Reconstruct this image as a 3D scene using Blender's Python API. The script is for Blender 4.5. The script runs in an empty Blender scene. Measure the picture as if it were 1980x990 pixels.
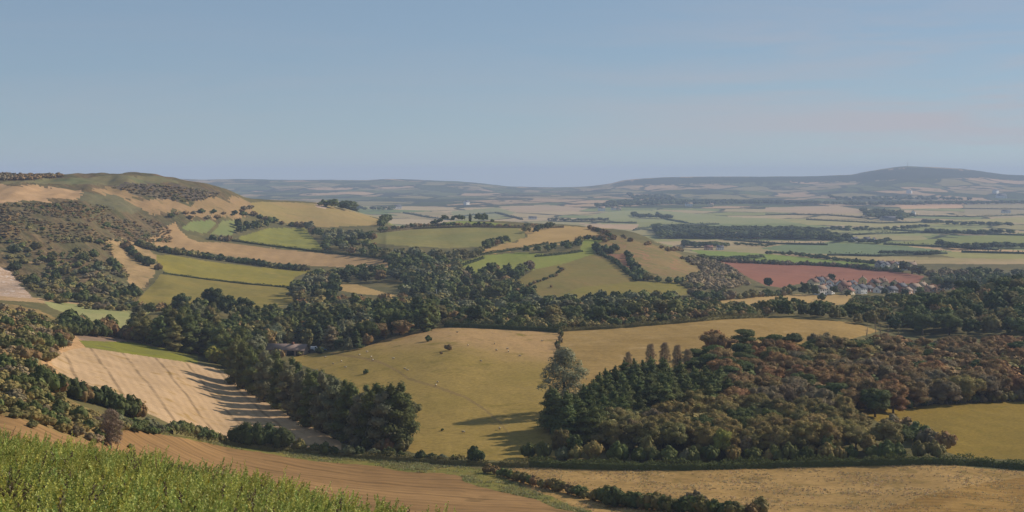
import bpy, math, random
import numpy as np

SC = bpy.context.scene
COL = SC.collection
rng = np.random.default_rng(7)
random.seed(7)

# ------------------------------------------------------------------ camera constants
F = 2720.0            # focal length in photo pixels (1980 wide)
UC, V0 = 990.0, 345.0  # image centre column, eye-level row
CAM_SHIFT = -(495.0 - V0) / 1980.0
SUN_AZ = math.radians(26)     # from +X (right) towards +Y (ahead)
SUN_EL = math.radians(30)


def lin(r, g, b):
    f = lambda c: c / 12.92 if c <= 0.04045 else ((c + 0.055) / 1.055) ** 2.4
    return np.array([f(r / 255), f(g / 255), f(b / 255)])


def alb(r, g, b, k=1.0):
    c = np.clip(lin(r, g, b) * k, 0.0, 0.75)
    return (float(c[0]), float(c[1]), float(c[2]), 1.0)


# ------------------------------------------------------------------ terrain profile table
US = [-300, 0, 150, 300, 450, 600, 750, 900, 1050, 1200, 1400, 1600, 1800, 1980, 2300]
FE = []   # features: list of (kind, Y list, value list)


def feat(kind, Ys, vals):
    FE.append((kind, Ys, vals))


n = len(US)
feat('z', [1.5] * n, [-1.9] * n)
feat('z', [9] * n, [-3.1, -3.1, -3.1, -3.1, -3.1, -3.1, -3.2, -3.3, -3.5, -3.7, -4.0, -4.3, -4.6, -4.8, -5])
feat('v', [39, 38, 36, 35, 33, 31, 29, 28, 27, 26, 25, 24, 23, 22, 22],
     [852, 878, 894, 920, 955, 990, 1026, 1064, 1122, 1165, 1215, 1270, 1315, 1350, 1390])
feat('z', [140, 140, 145, 150, 150, 150, 150, 150, 150, 150, 150, 150, 150, 150, 150],
     [-33, -34, -36, -41, -45, -47, -49, -50, -51, -52, -53, -54, -55, -55, -55])
feat('v', [240, 250, 275, 320, 330, 330, 325, 320, 320, 320, 320, 320, 320, 320, 320],
     [845, 852, 868, 905, 940, 968, 985, 1000, 1003, 1005, 1005, 1005, 1005, 1005, 1005])
feat('v', [285, 285, 320, 390, 430, 430, 425, 415, 410, 405, 405, 406, 405, 402, 400],
     [778, 800, 820, 828, 855, 870, 884, 893, 898, 905, 905, 900, 898, 906, 908])
feat('v', [395, 400, 540, 600, 610, 680, 690, 720, 730, 740, 760, 770, 760, 770, 770],
     [665, 690, 680, 690, 722, 690, 665, 635, 637, 630, 616, 623, 655, 655, 655])
feat('v', [690, 700, 800, 830, 900, 980, 950, 950, 1000, 1000, 1000, 950, 900, 920, 930],
     [575, 598, 600, 612, 602, 592, 604, 604, 592, 590, 588, 602, 588, 565, 552])
feat('v', [930, 950, 1000, 980, 1080, 1120, 1150, 1200, 1090, 1120, 1180, 1220, 1200, 1250, 1250],
     [530, 545, 540, 577, 566, 562, 553, 543, 581, 573, 566, 574, 582, 577, 570])
feat('v', [1150, 1150, 1250, 1350, 1500, 1650, 1700, 1850, 1850, 1750, 1500, 1500, 1480, 1500, 1500],
     [415, 430, 430, 470, 462, 452, 446, 428, 432, 446, 525, 542, 547, 542, 540])
feat('v', [1700, 1700, 1750, 1750, 1800, 2000, 2050, 2300, 2300, 2300, 2300, 2300, 2300, 2300, 2300],
     [340, 338, 337, 337, 371, 394, 436, 459, 470, 476, 478, 478, 478, 478, 478])
feat('v', [3000] * n, [400, 400, 400, 405, 415, 430, 444, 448, 448, 448, 448, 448, 448, 448, 448])
feat('v', [4500] * n, [400, 400, 400, 402, 404, 405, 407, 409, 410, 410, 411, 411, 411, 411, 411])
feat('v', [6200] * n, [386, 386, 386, 386, 386, 385, 386, 386, 386, 387, 389, 389, 389, 389, 389])
feat('v', [8000] * n, [366, 366, 366, 366, 366, 366, 366, 370, 374, 367, 364, 362, 352, 360, 360])
feat('v', [9600] * n, [347] * n)
feat('v', [11500] * n, [365, 365, 365, 365, 365, 365, 365, 370, 374, 372, 370, 370, 360, 362, 362])
feat('v', [18000] * n, [356, 356, 356, 356, 356, 356, 356, 362, 366, 366, 362, 362, 362, 362, 362])
# finer silhouettes for the two skyline features (index 10: hill crest, 15: far crest)
CREST = [(-300, 342), (0, 339), (110, 339), (180, 338), (250, 335), (300, 338), (330, 342), (365, 350), (400, 356), (440, 368),
         (485, 386), (520, 388), (570, 390), (620, 392), (660, 402), (700, 414), (735, 424), (770, 440), (850, 456), (900, 461), (1050, 471),
         (1200, 477), (1400, 479), (2300, 479)]
FARC = [(-300, 346), (380, 347), (470, 346), (560, 348), (700, 348), (760, 346), (830, 349), (900, 352), (950, 357), (1000, 361), (1060, 362),
        (1130, 361), (1180, 355), (1205, 349), (1245, 345), (1300, 342), (1400, 342), (1520, 341), (1640, 338), (1680, 331), (1720, 325),
        (1755, 322), (1800, 323), (1860, 327), (1910, 333), (1950, 338), (1985, 339), (2300, 336)]


def pchip(x, y, xq):
    x = np.asarray(x, float); y = np.asarray(y, float)
    h = np.diff(x); d = np.diff(y) / h
    m = np.zeros_like(y)
    for i in range(1, len(x) - 1):
        if d[i - 1] * d[i] > 0:
            w1 = 2 * h[i] + h[i - 1]; w2 = h[i] + 2 * h[i - 1]
            m[i] = (w1 + w2) / (w1 / d[i - 1] + w2 / d[i])
    m[0] = d[0]; m[-1] = d[-1]
    k = np.clip(np.searchsorted(x, xq) - 1, 0, len(x) - 2)
    t = (xq - x[k]) / h[k]
    t2 = t * t; t3 = t2 * t
    return ((2 * t3 - 3 * t2 + 1) * y[k] + (t3 - 2 * t2 + t) * h[k] * m[k] + (-2 * t3 + 3 * t2) * y[k + 1] + (t3 - t2) * h[k] * m[k + 1])


U = np.concatenate([np.arange(-300, -40, 13.0), np.arange(-40, 2020, 2.5), np.arange(2020, 2301, 13.0)])
# rows: density a/Y^2 + b/Y
Yf = np.exp(np.linspace(math.log(1.5), math.log(18000), 20000))
dens = np.where(Yf < 200, 26.0 / Yf, 2720 * 88 / Yf ** 2 / 1.25 + 62.0 / Yf)
cum = np.concatenate([[0], np.cumsum(0.5 * (dens[1:] + dens[:-1]) * np.diff(Yf))])
NY = int(cum[-1])
Y = np.interp(np.linspace(0, cum[-1], NY), cum, Yf)
LY = np.log(Y)
NU = len(U)

nodeY = []; nodeV = []
for k, (kind, Ys, vals) in enumerate(FE):
    ly = pchip(US, np.log(Ys), U)
    if k == 10:
        v = pchip([a for a, b in CREST], [b for a, b in CREST], U)
    elif k == 15:
        v = pchip([a for a, b in FARC], [b for a, b in FARC], U)
    elif kind == 'v':
        v = pchip(US, vals, U)
    else:
        v = V0 - F * pchip(US, vals, U) / np.exp(ly)
    nodeY.append(ly); nodeV.append(v)
nodeY = np.array(nodeY); nodeV = np.array(nodeV)
nodeZ = -(nodeV - V0) / F * np.exp(nodeY)
Z = np.zeros((NU, NY))
for i in range(NU):
    Z[i] = pchip(nodeY[:, i], nodeZ[:, i], LY)
X = (U[:, None] - UC) / F * Y[None, :]
YY = np.broadcast_to(Y[None, :], X.shape)


def fbm(x, y, wl, seed, octv=3):
    r = np.random.default_rng(seed)
    out = np.zeros_like(x); a = 1.0
    for o in range(octv):
        for q in range(5):
            th = r.uniform(0, 2 * math.pi); w = wl * r.uniform(0.7, 1.4)
            out += a * 0.45 * np.sin((x * math.cos(th) + y * math.sin(th)) * 2 * math.pi / w + r.uniform(0, 7))
        wl *= 0.47; a *= 0.5
    return out


ramp = lambda a, b: np.clip((YY - a) / (b - a), 0, 1)
Z = Z + fbm(X, YY, 55, 1) * 0.22 * ramp(180, 300)
Z = Z + fbm(X, YY, 260, 2) * 0.8 * ramp(800, 1200)
hillmask = np.clip((420 - U[:, None]) / 200, 0, 1) * ramp(820, 1000) * np.clip((2200 - YY) / 300, 0, 1)
Z = Z + fbm(X + YY * 0.35, YY * 0.45, 75, 3) * 1.5 * hillmask
Z = Z + fbm(X, YY * 0.6, 700, 4) * 4.5 * ramp(5500, 7500) * np.clip((10000 - YY) / 1500, 0, 1)
V = V0 - F * Z / YY
RUNMIN = np.minimum.accumulate(np.concatenate([np.full((NU, 1), 9e9), V[:, :-1]], 1), axis=1)


def ucol(u):
    return int(np.clip(np.searchsorted(U, u), 1, NU - 1)) if True else 0


def unproj(u, v, ymin=1.5, ymax=18000.0):
    i = ucol(u)
    if abs(U[i - 1] - u) < abs(U[i] - u): i -= 1
    a = int(np.searchsorted(Y, ymin)); b = int(np.searchsorted(Y, ymax))
    seg = V[i, a:b]
    ok = np.nonzero(seg <= v)[0]
    if len(ok) == 0:
        return Y[a + int(np.argmin(seg))]
    j = int(ok[0])
    if j == 0: return Y[a]
    v1, v2 = seg[j - 1], seg[j]
    t = (v1 - v) / (v1 - v2 + 1e-9)
    return Y[a + j - 1] + t * (Y[a + j] - Y[a + j - 1])


def height_at(x, y):
    y = min(max(y, Y[0]), Y[-1])
    u = UC + F * x / y
    i = int(np.clip(np.searchsorted(U, u), 1, NU - 1)); j = int(np.clip(np.searchsorted(Y, y), 1, NY - 1))
    s = min(max((u - U[i - 1]) / (U[i] - U[i - 1]), 0), 1); t = (y - Y[j - 1]) / (Y[j] - Y[j - 1])
    return float((Z[i - 1, j - 1] * (1 - s) + Z[i, j - 1] * s) * (1 - t) + (Z[i - 1, j] * (1 - s) + Z[i, j] * s) * t)


def xy_from(u, yv):
    return ((u - UC) / F * yv, yv)


def ground_from(u, v, ymin=150, ymax=18000, h=0.0):
    """ground point whose thing of height h has its middle at (u, v)"""
    vv = v
    yv = unproj(u, vv, ymin, ymax)
    for _ in range(4 if h else 0):
        vv = v + F * h * 0.5 / yv
        yv = unproj(u, vv, ymin, ymax)
    x, y = xy_from(u, yv)
    return x, y, height_at(x, y)


def densify(poly, step=5.0, closed=True):
    out = []
    m = len(poly)
    for i in range(m if closed else m - 1):
        a = poly[i]; b = poly[(i + 1) % m]
        d = math.hypot(b[0] - a[0], b[1] - a[1]); k = max(1, int(d / step))
        for q in range(k):
            t = q / k
            out.append((a[0] + (b[0] - a[0]) * t, a[1] + (b[1] - a[1]) * t))
    if not closed: out.append(poly[-1])
    return out


def poly_world(poly, ymin, ymax, h=0.0):
    """image polygon -> polygon in (u, ln Y) ; a vertex (u, None, Y) is taken as it is"""
    pts = []
    buf = []
    for p in poly:
        if len(p) == 3:
            pts.append(('w', p[0], math.log(p[2])))
        else:
            pts.append(('i', p[0], p[1]))
    out = []
    m = len(pts)
    for i in range(m):
        a = pts[i]; b = pts[(i + 1) % m]
        if a[0] == 'w':
            out.append((a[1], a[2]))
        elif b[0] == 'w':
            out.append((a[1], math.log(ground_from(a[1], a[2], ymin, ymax, h)[1])))
        else:
            for (u, v) in densify([(a[1], a[2]), (b[1], b[2])], 4.0, False)[:-1]:
                out.append((u, math.log(ground_from(u, v, ymin, ymax, h)[1])))
    return np.array(out)


def wood_outline(poly, ymin, ymax, h):
    """outline of a wood as seen (tops of the far trees, feet of the near ones) -> outline of its ground in (u, ln Y)"""
    d = np.array(densify(poly, 4.0, True))
    out = []
    for (u, v) in d:
        ys = []
        for i in range(len(poly)):
            (a, b), (c, e) = poly[i], poly[(i + 1) % len(poly)]
            if (a <= u <= c or c <= u <= a) and a != c: ys.append(b + (e - b) * (u - a) / (c - a))
        vt, vb = (min(ys), max(ys)) if ys else (v, v)
        f = 0.0 if vb - vt < 1 else (vb - v) / (vb - vt)
        yv = unproj(u, v, ymin, ymax); vv = v
        for _ in range(4):
            vv = min(v + f * F * h / yv, max(v, vb - 1.5))
            yv = unproj(u, vv, ymin, ymax)
        out.append((u, math.log(yv)))
    return np.array(out)


def inside(poly, px, py):
    x1 = poly[:, 0]; y1 = poly[:, 1]
    x2 = np.roll(x1, -1); y2 = np.roll(y1, -1)
    r = np.zeros(px.shape, bool)
    for a, b, c, d in zip(x1, y1, x2, y2):
        if b == d: continue
        cond = (b > py) != (d > py)
        r ^= cond & (px < (c - a) * (py - b) / (d - b) + a)
    return r


# ------------------------------------------------------------------ materials
def nodes_of(name):
    m = bpy.data.materials.new(name); m.use_nodes = True
    nt = m.node_tree
    for nd in list(nt.nodes): nt.nodes.remove(nd)
    out = nt.nodes.new('ShaderNodeOutputMaterial')
    return m, nt, out


def N(nt, t, **kw):
    nd = nt.nodes.new(t)
    for k, v in kw.items():
        setattr(nd, k, v)
    return nd


def mixc(nt, a, b, fac):
    nd = N(nt, 'ShaderNodeMix', data_type='RGBA', blend_type='MIX')
    for s, val in ((0, fac), (6, a), (7, b)):
        if hasattr(val, 'is_linked') or isinstance(val, bpy.types.NodeSocket): nt.links.new(val, nd.inputs[s])
        else: nd.inputs[s].default_value = val
    return nd.outputs[2]


def math_(nt, op, a, b=None, c=None, clamp=False):
    nd = N(nt, 'ShaderNodeMath', operation=op, use_clamp=clamp)
    for i, val in enumerate((a, b, c)):
        if val is None: continue
        if isinstance(val, bpy.types.NodeSocket): nt.links.new(val, nd.inputs[i])
        else: nd.inputs[i].default_value = val
    return nd.outputs[0]


def smooth(nt, val, lo, hi):
    nd = N(nt, 'ShaderNodeMapRange', interpolation_type='SMOOTHSTEP')
    nt.links.new(val, nd.inputs[0]); nd.inputs[1].default_value = lo; nd.inputs[2].default_value = hi
    return nd.outputs[0]


def noise(nt, vec, scale, detail=4, rough=0.55, dist=0.0):
    nd = N(nt, 'ShaderNodeTexNoise'); nt.links.new(vec, nd.inputs['Vector'])
    nd.inputs['Scale'].default_value = scale; nd.inputs['Detail'].default_value = detail
    nd.inputs['Roughness'].default_value = rough; nd.inputs['Distortion'].default_value = dist
    return nd.outputs[0]


def scaled(nt, vec, s, rotz=0.0):
    nd = N(nt, 'ShaderNodeMapping'); nt.links.new(vec, nd.inputs[0])
    nd.inputs['Scale'].default_value = s; nd.inputs['Rotation'].default_value = (0, 0, rotz)
    return nd.outputs[0]


def finish(nt, out, col, rough=0.95, spec=0.15, bump=None, bdist=0.2, bstr=0.5):
    b = N(nt, 'ShaderNodeBsdfPrincipled')
    if isinstance(col, bpy.types.NodeSocket): nt.links.new(col, b.inputs['Base Color'])
    else: b.inputs['Base Color'].default_value = col
    b.inputs['Roughness'].default_value = rough; b.inputs['Specular IOR Level'].default_value = spec
    if bump is not None:
        bn = N(nt, 'ShaderNodeBump'); nt.links.new(bump, bn.inputs['Height'])
        bn.inputs['Distance'].default_value = bdist; bn.inputs['Strength'].default_value = bstr
        nt.links.new(bn.outputs[0], b.inputs['Normal'])
    nt.links.new(b.outputs[0], out.inputs[0])
    return b


def ground_mat(name, a, b, big, fine, c=None, camt=(0.55, 0.7), stripes=(), aniso=None, fine_amp=0.35, bump=0.25, grad=None, speck=None):
    """a/b mottled over 'big' metres, grain of 'fine' metres, optional third colour patches, stripes (angle, period, width, gain, wobble)"""
    fine_amp *= 1.8
    m, nt, out = nodes_of(name)
    pos = N(nt, 'ShaderNodeTexCoord').outputs['Object']
    flat = scaled(nt, pos, (1, 1, 0.2))
    vec = scaled(nt, flat, (1, 1, 1), 0)
    if aniso: vec = scaled(nt, scaled(nt, flat, (1, 1, 1), -aniso[0]), aniso[1])
    f1 = smooth(nt, noise(nt, vec, 1.0 / big, 5, 0.6, 0.4), 0.36, 0.64)
    col = mixc(nt, a, b, f1)
    if grad:
        y = N(nt, 'ShaderNodeSeparateXYZ'); nt.links.new(pos, y.inputs[0])
        g = math_(nt, 'ADD', math_(nt, 'MULTIPLY', y.outputs[0], grad[1]), y.outputs[1])
        g = math_(nt, 'ADD', g, math_(nt, 'MULTIPLY', math_(nt, 'SUBTRACT', noise(nt, flat, 1 / 45.0, 5, 0.65), 0.5), grad[4]))
        col = mixc(nt, col, grad[0], smooth(nt, g, grad[2], grad[3]))
    if c is not None:
        f2 = smooth(nt, noise(nt, scaled(nt, flat, (1, 1, 1), 1.1), 1.0 / (big * 0.45), 6, 0.65, 0.6), camt[0], camt[1])
        col = mixc(nt, col, c, f2)
    g = noise(nt, vec, 1.0 / fine, 5, 0.75)
    gain = math_(nt, 'ADD', math_(nt, 'MULTIPLY', g, 2 * fine_amp), 1.0 - fine_amp)
    for (ang, period, width, amp, wob) in stripes:
        sep = N(nt, 'ShaderNodeSeparateXYZ'); nt.links.new(pos, sep.inputs[0])
        d = math_(nt, 'ADD', math_(nt, 'MULTIPLY', sep.outputs[0], math.cos(ang)), math_(nt, 'MULTIPLY', sep.outputs[1], math.sin(ang)))
        d = math_(nt, 'ADD', d, math_(nt, 'MULTIPLY', noise(nt, flat, 1 / 60.0, 2), wob))
        fr = math_(nt, 'PINGPONG', d, period * 0.5)
        s = smooth(nt, fr, width * 0.35, width)      # 0 on the line
        if width > period * 0.3: s = smooth(nt, fr, 0.0, period * 0.5)
        brk = smooth(nt, noise(nt, flat, 1 / 14.0, 4, 0.7), 0.25, 0.6)
        s = math_(nt, 'SUBTRACT', 1.0, math_(nt, 'MULTIPLY', math_(nt, 'SUBTRACT', 1.0, s), math_(nt, 'MULTIPLY', brk, amp)))
        gain = math_(nt, 'MULTIPLY', gain, s)
    vm = N(nt, 'ShaderNodeVectorMath', operation='SCALE'); nt.links.new(col, vm.inputs[0]); nt.links.new(gain, vm.inputs['Scale'])
    fin = vm.outputs[0]
    if speck:
        f3 = smooth(nt, noise(nt, flat, 1.0 / speck[1], 3, 0.8), speck[2], speck[2] + 0.07)
        fin = mixc(nt, fin, speck[0], f3)
    finish(nt, out, fin, 1.0, 0.05, g, bump, 0.7)
    return m


def patch_mat(name, palette, wx, wy, hedge, rot=0.3, woods=None):
    """far fields: a patchwork of crops divided by dark hedgerows, in world metres"""
    m, nt, out = nodes_of(name)
    pos = N(nt, 'ShaderNodeTexCoord').outputs['Object']
    w = N(nt, 'ShaderNodeTexNoise'); nt.links.new(pos, w.inputs['Vector']); w.inputs['Scale'].default_value = 1 / 700.0
    vm = N(nt, 'ShaderNodeVectorMath', operation='MULTIPLY_ADD'); nt.links.new(w.outputs['Color'], vm.inputs[0])
    vm.inputs[1].default_value = (260, 260, 0); nt.links.new(pos, vm.inputs[2])
    vec = scaled(nt, vm.outputs[0], (1 / wx, 1 / wy, 0), rot)
    cell = N(nt, 'ShaderNodeTexVoronoi', feature='F1', voronoi_dimensions='2D', distance='CHEBYCHEV'); nt.links.new(vec, cell.inputs['Vector'])
    cell.inputs['Scale'].default_value = 1.0; cell.inputs['Randomness'].default_value = 0.85
    sep = N(nt, 'ShaderNodeSeparateColor'); nt.links.new(cell.outputs['Color'], sep.inputs[0])
    rp = N(nt, 'ShaderNodeValToRGB'); rp.color_ramp.interpolation = 'CONSTANT'
    nt.links.new(sep.outputs[0], rp.inputs[0])
    el = rp.color_ramp.elements
    while len(el) < len(palette): el.new(0.5)
    for i, c in enumerate(palette):
        el[i].position = i / len(palette); el[i].color = c
    col = rp.outputs[0]
    edge = N(nt, 'ShaderNodeTexVoronoi', feature='DISTANCE_TO_EDGE', voronoi_dimensions='2D'); nt.links.new(vec, edge.inputs['Vector'])
    edge.inputs['Scale'].default_value = 1.0; edge.inputs['Randomness'].default_value = 0.85
    if hedge:
        hn = noise(nt, pos, 1 / 90.0, 3)
        e = math_(nt, 'ADD', edge.outputs[0], math_(nt, 'MULTIPLY', math_(nt, 'SUBTRACT', hn, 0.5), 0.12))
        col = mixc(nt, alb(60, 66, 50), col, smooth(nt, e, hedge * 0.5, hedge))
    g = noise(nt, pos, 1 / 120.0, 5, 0.7)
    gain = math_(nt, 'ADD', math_(nt, 'MULTIPLY', g, 0.6), 0.7)
    v2 = N(nt, 'ShaderNodeVectorMath', operation='SCALE'); nt.links.new(col, v2.inputs[0]); nt.links.new(gain, v2.inputs['Scale'])
    col = v2.outputs[0]
    if woods:
        wn = noise(nt, scaled(nt, pos, (1, 0.5, 0), 0.1), 1 / 260.0, 5, 0.62)
        col = mixc(nt, col, alb(58, 64, 50), smooth(nt, wn, woods, woods + 0.03))
    finish(nt, out, col, 1.0, 0.03)
    return m


K = 1.02
G = lambda name, a, b, big, fine, **kw: ground_mat(name, alb(*a, K), alb(*b, K), big, fine, **{k: (alb(*v, K) if k == 'c' else v) for k, v in kw.items()})

# ------------------------------------------------------------------ fields (image outlines -> ground outlines)
FIELDS = []   # (name, label, polygon, ymin, ymax, material)


def field(name, poly, mat, ymin=150, ymax=5000, label=None):
    FIELDS.append((name, label, poly, ymin, ymax, mat))


def band(line, w):
    """a path of roughly w pixels along a polyline"""
    up = [(u, v - w * 0.5) for u, v in line]; dn = [(u, v + w * 0.5) for u, v in line]
    return up + dn[::-1]


def world_dir(p, q):
    a = ground_from(*p); b = ground_from(*q)
    return math.atan2(b[1] - a[1], b[0] - a[0])


M_floor = G('valley_ground', (92, 88, 58), (108, 98, 62), 40, 3, c=(120, 108, 70))
M_near = G('hill_soil', (70, 66, 40), (90, 84, 50), 4, 0.4)
M_hill = G('downland_scrub', (108, 90, 64), (88, 84, 55), 24, 3.6, c=(148, 122, 88), camt=(0.60, 0.72), aniso=(-0.9, (0.3, 1, 1)), fine_amp=0.8)
M_plain = patch_mat('plain_fields', [alb(*c, K) for c in ((150, 140, 98), (134, 134, 86), (166, 148, 112), (122, 128, 82), (152, 138, 100), (112, 122, 76), (172, 152, 118), (140, 136, 88))],
                    230, 330, 0.05, 0.25, 0.64)
M_far = patch_mat('far_hill_fields', [alb(*c, K) for c in ((138, 124, 92), (96, 100, 66), (170, 142, 110), (86, 94, 60), (130, 120, 84), (68, 76, 48), (154, 132, 102))],
                  230, 420, 0.085, 0.2, 0.545)
a_pl = world_dir((600, 950), (1000, 985))
M_plough = G('harvested_field', (154, 120, 79), (141, 109, 71), 30, 1.6, c=(130, 102, 66), camt=(0.55, 0.68), fine_amp=0.28,
             stripes=((a_pl + math.pi / 2, 5.2, 2.6, 0.20, 9.0), (a_pl + math.pi / 2, 15.0, 1.2, 0.26, 12.0)), aniso=(a_pl, (0.2, 1.3, 1)))
a_st = world_dir((248, 715), (318, 810))
M_stub = G('stubble', (186, 156, 121), (175, 146, 111), 22, 1.4, c=(160, 130, 82), camt=(0.56, 0.68), fine_amp=0.22,
           stripes=((a_st + math.pi / 2, 13.5, .9, 0.36, 3.0), (a_st + math.pi / 2, 3.4, 1.7, 0.14, 4.0)))
M_pale = G('dry_rough_grass', (165, 133, 84), (147, 118, 72), 16, 0.9, c=(132, 108, 63), camt=(0.52, 0.64), fine_amp=0.5, aniso=(0.0, (0.6, 1, 1)))
M_tanarc = G('mown_dry_grass', (158, 124, 70), (140, 108, 58), 14, 1.0, fine_amp=0.3, stripes=((1.25, 4.4, 2.2, 0.22, 14.0),), c=(120, 98, 52))
M_verge = G('verge_grass', (110, 108, 54), (128, 116, 62), 8, 0.8, c=(98, 84, 54), fine_amp=0.5)
M_headland = G('bare_headland', (188, 150, 108), (170, 134, 92), 10, 1.0, c=(150, 120, 80))
M_strip = G('green_crop_strip', (124, 122, 44), (112, 110, 54), 30, 2.0, c=(104, 100, 62), fine_amp=0.25)
M_pink = G('dead_stem_strip', (150, 122, 104), (132, 112, 88), 12, 1.3, fine_amp=0.4)
M_palegreen = G('pale_pasture', (138, 138, 88), (150, 144, 96), 30, 2.5, fine_amp=0.2)
M_path = G('dry_path', (178, 146, 108), (158, 130, 92), 10, 1.5)
M_chalk = G('chalk_face', (186, 160, 138), (166, 138, 112), 9, 1.2, c=(212, 198, 186), camt=(0.56, 0.66), fine_amp=0.3, bump=0.5)
M_green1 = G('valley_pasture', (140, 126, 54), (130, 120, 56), 55, 4, c=(148, 130, 66), fine_amp=0.18)
M_green2 = G('lower_valley_pasture', (126, 114, 58), (134, 118, 60), 55, 4, c=(116, 106, 56), fine_amp=0.2)
a_p9 = world_dir((520, 480), (500, 500))
M_tan9 = G('tan_stubble', (172, 140, 99), (160, 130, 90), 60, 4, fine_amp=0.18, stripes=((a_p9 + 1.57, 16, 8, 0.10, 5),))
M_tanslope = G('tan_slope', (168, 138, 98), (148, 124, 84), 30, 4, c=(120, 106, 70), fine_amp=0.3)
a_p10 = world_dir((560, 450), (550, 478))
M_green10 = G('combe_pasture', (140, 134, 62), (128, 126, 64), 60, 5, c=(118, 120, 62), fine_amp=0.2, stripes=((a_p10 + 1.57, 22, 11, 0.12, 5),))
M_green11 = G('combe_green', (116, 124, 74), (124, 126, 78), 60, 5, fine_amp=0.15)
M_brown12 = G('spur_stubble', (156, 132, 86), (146, 128, 80), 90, 6, c=(136, 122, 78), fine_amp=0.15)
M_tan13 = G('plateau_stubble', (178, 145, 108), (167, 135, 99), 60, 6, fine_amp=0.2)
M_topgreen = G('hilltop_grass', (100, 102, 68), (120, 110, 76), 60, 6, c=(134, 120, 84), fine_amp=0.25)
M_heather = G('heather_patch', (92, 80, 70), (104, 92, 70), 40, 5, c=(84, 84, 64), fine_amp=0.5)
M_tan17 = G('hillside_grass', (156, 127, 91), (142, 118, 82), 45, 5, c=(128, 110, 76), camt=(0.57, 0.66), fine_amp=0.25)
a_p18 = world_dir((820, 448), (800, 468))
M_olive18 = G('olive_grass', (126, 122, 72), (138, 128, 76), 90, 6, fine_amp=0.15, stripes=((a_p18 + 1.57, 45, 22, 0.12, 12),))
M_green19 = G('ridge_green', (130, 136, 66), (122, 128, 64), 70, 6, c=(150, 136, 84), fine_amp=0.15)
M_green21 = G('knoll_green', (124, 130, 62), (132, 132, 66), 60, 5, fine_amp=0.15)
M_big22 = G('knoll_pasture', (127, 111, 63), (120, 110, 60), 70, 5, c=(140, 114, 70), fine_amp=0.18)
M_low22 = G('knoll_lower_green', (122, 114, 56), (130, 116, 58), 50, 5, fine_amp=0.16)
M_red23 = G('red_brown_plot', (138, 100, 76), (126, 92, 70), 40, 4, fine_amp=0.2)
M_slope24 = G('knoll_rough_slope', (136, 114, 74), (118, 108, 66), 38, 4, c=(150, 112, 82), camt=(0.53, 0.62), fine_amp=0.3)
M_past = G('sheep_pasture', (140, 119, 62), (146, 123, 67), 35, 1.8, c=(122, 106, 50), camt=(0.53, 0.7), fine_amp=0.36,
           grad=(alb(166, 134, 90, K), 1.0, 590, 665, 90))
M_tan26 = G('dry_hill_pasture', (156, 128, 78), (145, 118, 68), 40, 2.2, c=(166, 138, 92), fine_amp=0.34, stripes=((1.35, 9, 4.5, 0.08, 12),))
M_green27 = G('yellow_green_pasture', (132, 110, 48), (124, 104, 46), 25, 1.4, c=(120, 104, 44), fine_amp=0.40)
M_tan28 = G('wood_edge_field', (172, 142, 92), (162, 134, 86), 60, 4, fine_amp=0.15)
M_red29 = G('red_plough', (144, 96, 76), (134, 90, 72), 110, 8, c=(152, 106, 84), fine_amp=0.12)
M_trackg = G('worn_track', (138, 114, 70), (128, 108, 64), 6, 0.9)
M_heath2 = G('hillside_green', (98, 95, 68), (110, 102, 74), 22, 4, c=(84, 82, 62), fine_amp=.4)
M_slopeg = G('dry_slope_grass', (152, 124, 82), (126, 108, 66), 9, 1.0, c=(108, 96, 58), camt=(.5, .62), fine_amp=.4)
M_heath = G('far_heath', (60, 66, 48), (50, 58, 42), 240, 40, fine_amp=0.3)


def plainf(name, a, b):
    return G(name, a, b, 160, 14, fine_amp=0.12)


# near and middle ground, painted from far to near
field('hillside', [(-290, None, 820), (-40, None, 880), (60, None, 860), (170, None, 930), (250, None, 960), (262, 590), (290, 545), (265, 470), (330, 440), (470, 420), (500, 412), (480, 388),
                   (440, 368), (400, None, 2100), (-290, None, 2100)], M_hill, 600, 2200)
field('hilltop_grass', [(-60, 352), (40, 350), (115, 344), (180, 342), (250, 339), (330, 345), (350, 352), (250, 356), (200, 359), (100, 356), (-60, 356)], M_topgreen, 1000, 1800)
field('hillside_green', [(140, 380), (165, 372), (205, 368), (235, 386), (275, 405), (255, 416), (200, 404), (170, 392)], M_heath2, 1000, 1800)
field('plateau_field', [(-60, 354), (60, 359), (120, 364), (162, 372), (150, 382), (100, 388), (0, 391), (-60, 392)], M_tan13, 1000, 1800)
field('heather', [(215, 362), (260, 352), (330, 356), (425, 371), (415, 384), (350, 391), (300, 384), (250, 374)], M_heather, 1000, 1800)
field('hillside_grass', [(165, 366), (215, 364), (250, 375), (300, 385), (350, 392), (420, 385), (450, 378), (486, 392), (492, 412), (440, 422), (400, 418), (350, 412), (300, 418), (270, 395), (230, 380)], M_tan17, 1000, 2100)
field('spur_field', [(485, 392), (505, 390), (560, 391), (620, 394), (660, 404), (700, 414), (735, 424), (735, 435), (640, 439), (560, 435), (520, 422), (490, 412)], M_brown12, 1500, 2300)
field('chalk_scar', [(602, 399), (612, 395), (632, 397), (640, 402), (620, 404)], M_chalk, 1500, 2300)
field('combe_field', [(350, 442), (370, 428), (404, 426), (418, 430), (398, 452)], M_green11, 1000, 2000)
field('combe_field', [(418, 442), (430, 427), (462, 425), (452, 450), (445, 458), (406, 453)], M_green11, 1000, 2000)
field('combe_pasture', [(462, 458), (520, 441), (590, 441), (600, 455), (624, 478), (616, 487), (560, 482), (465, 467)], M_green10, 1000, 2000)
field('tan_slope', [(205, 462), (265, 470), (300, 490), (306, 520), (290, 545), (265, 562), (245, 535), (215, 500)], M_tanslope, 800, 2000)
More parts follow.
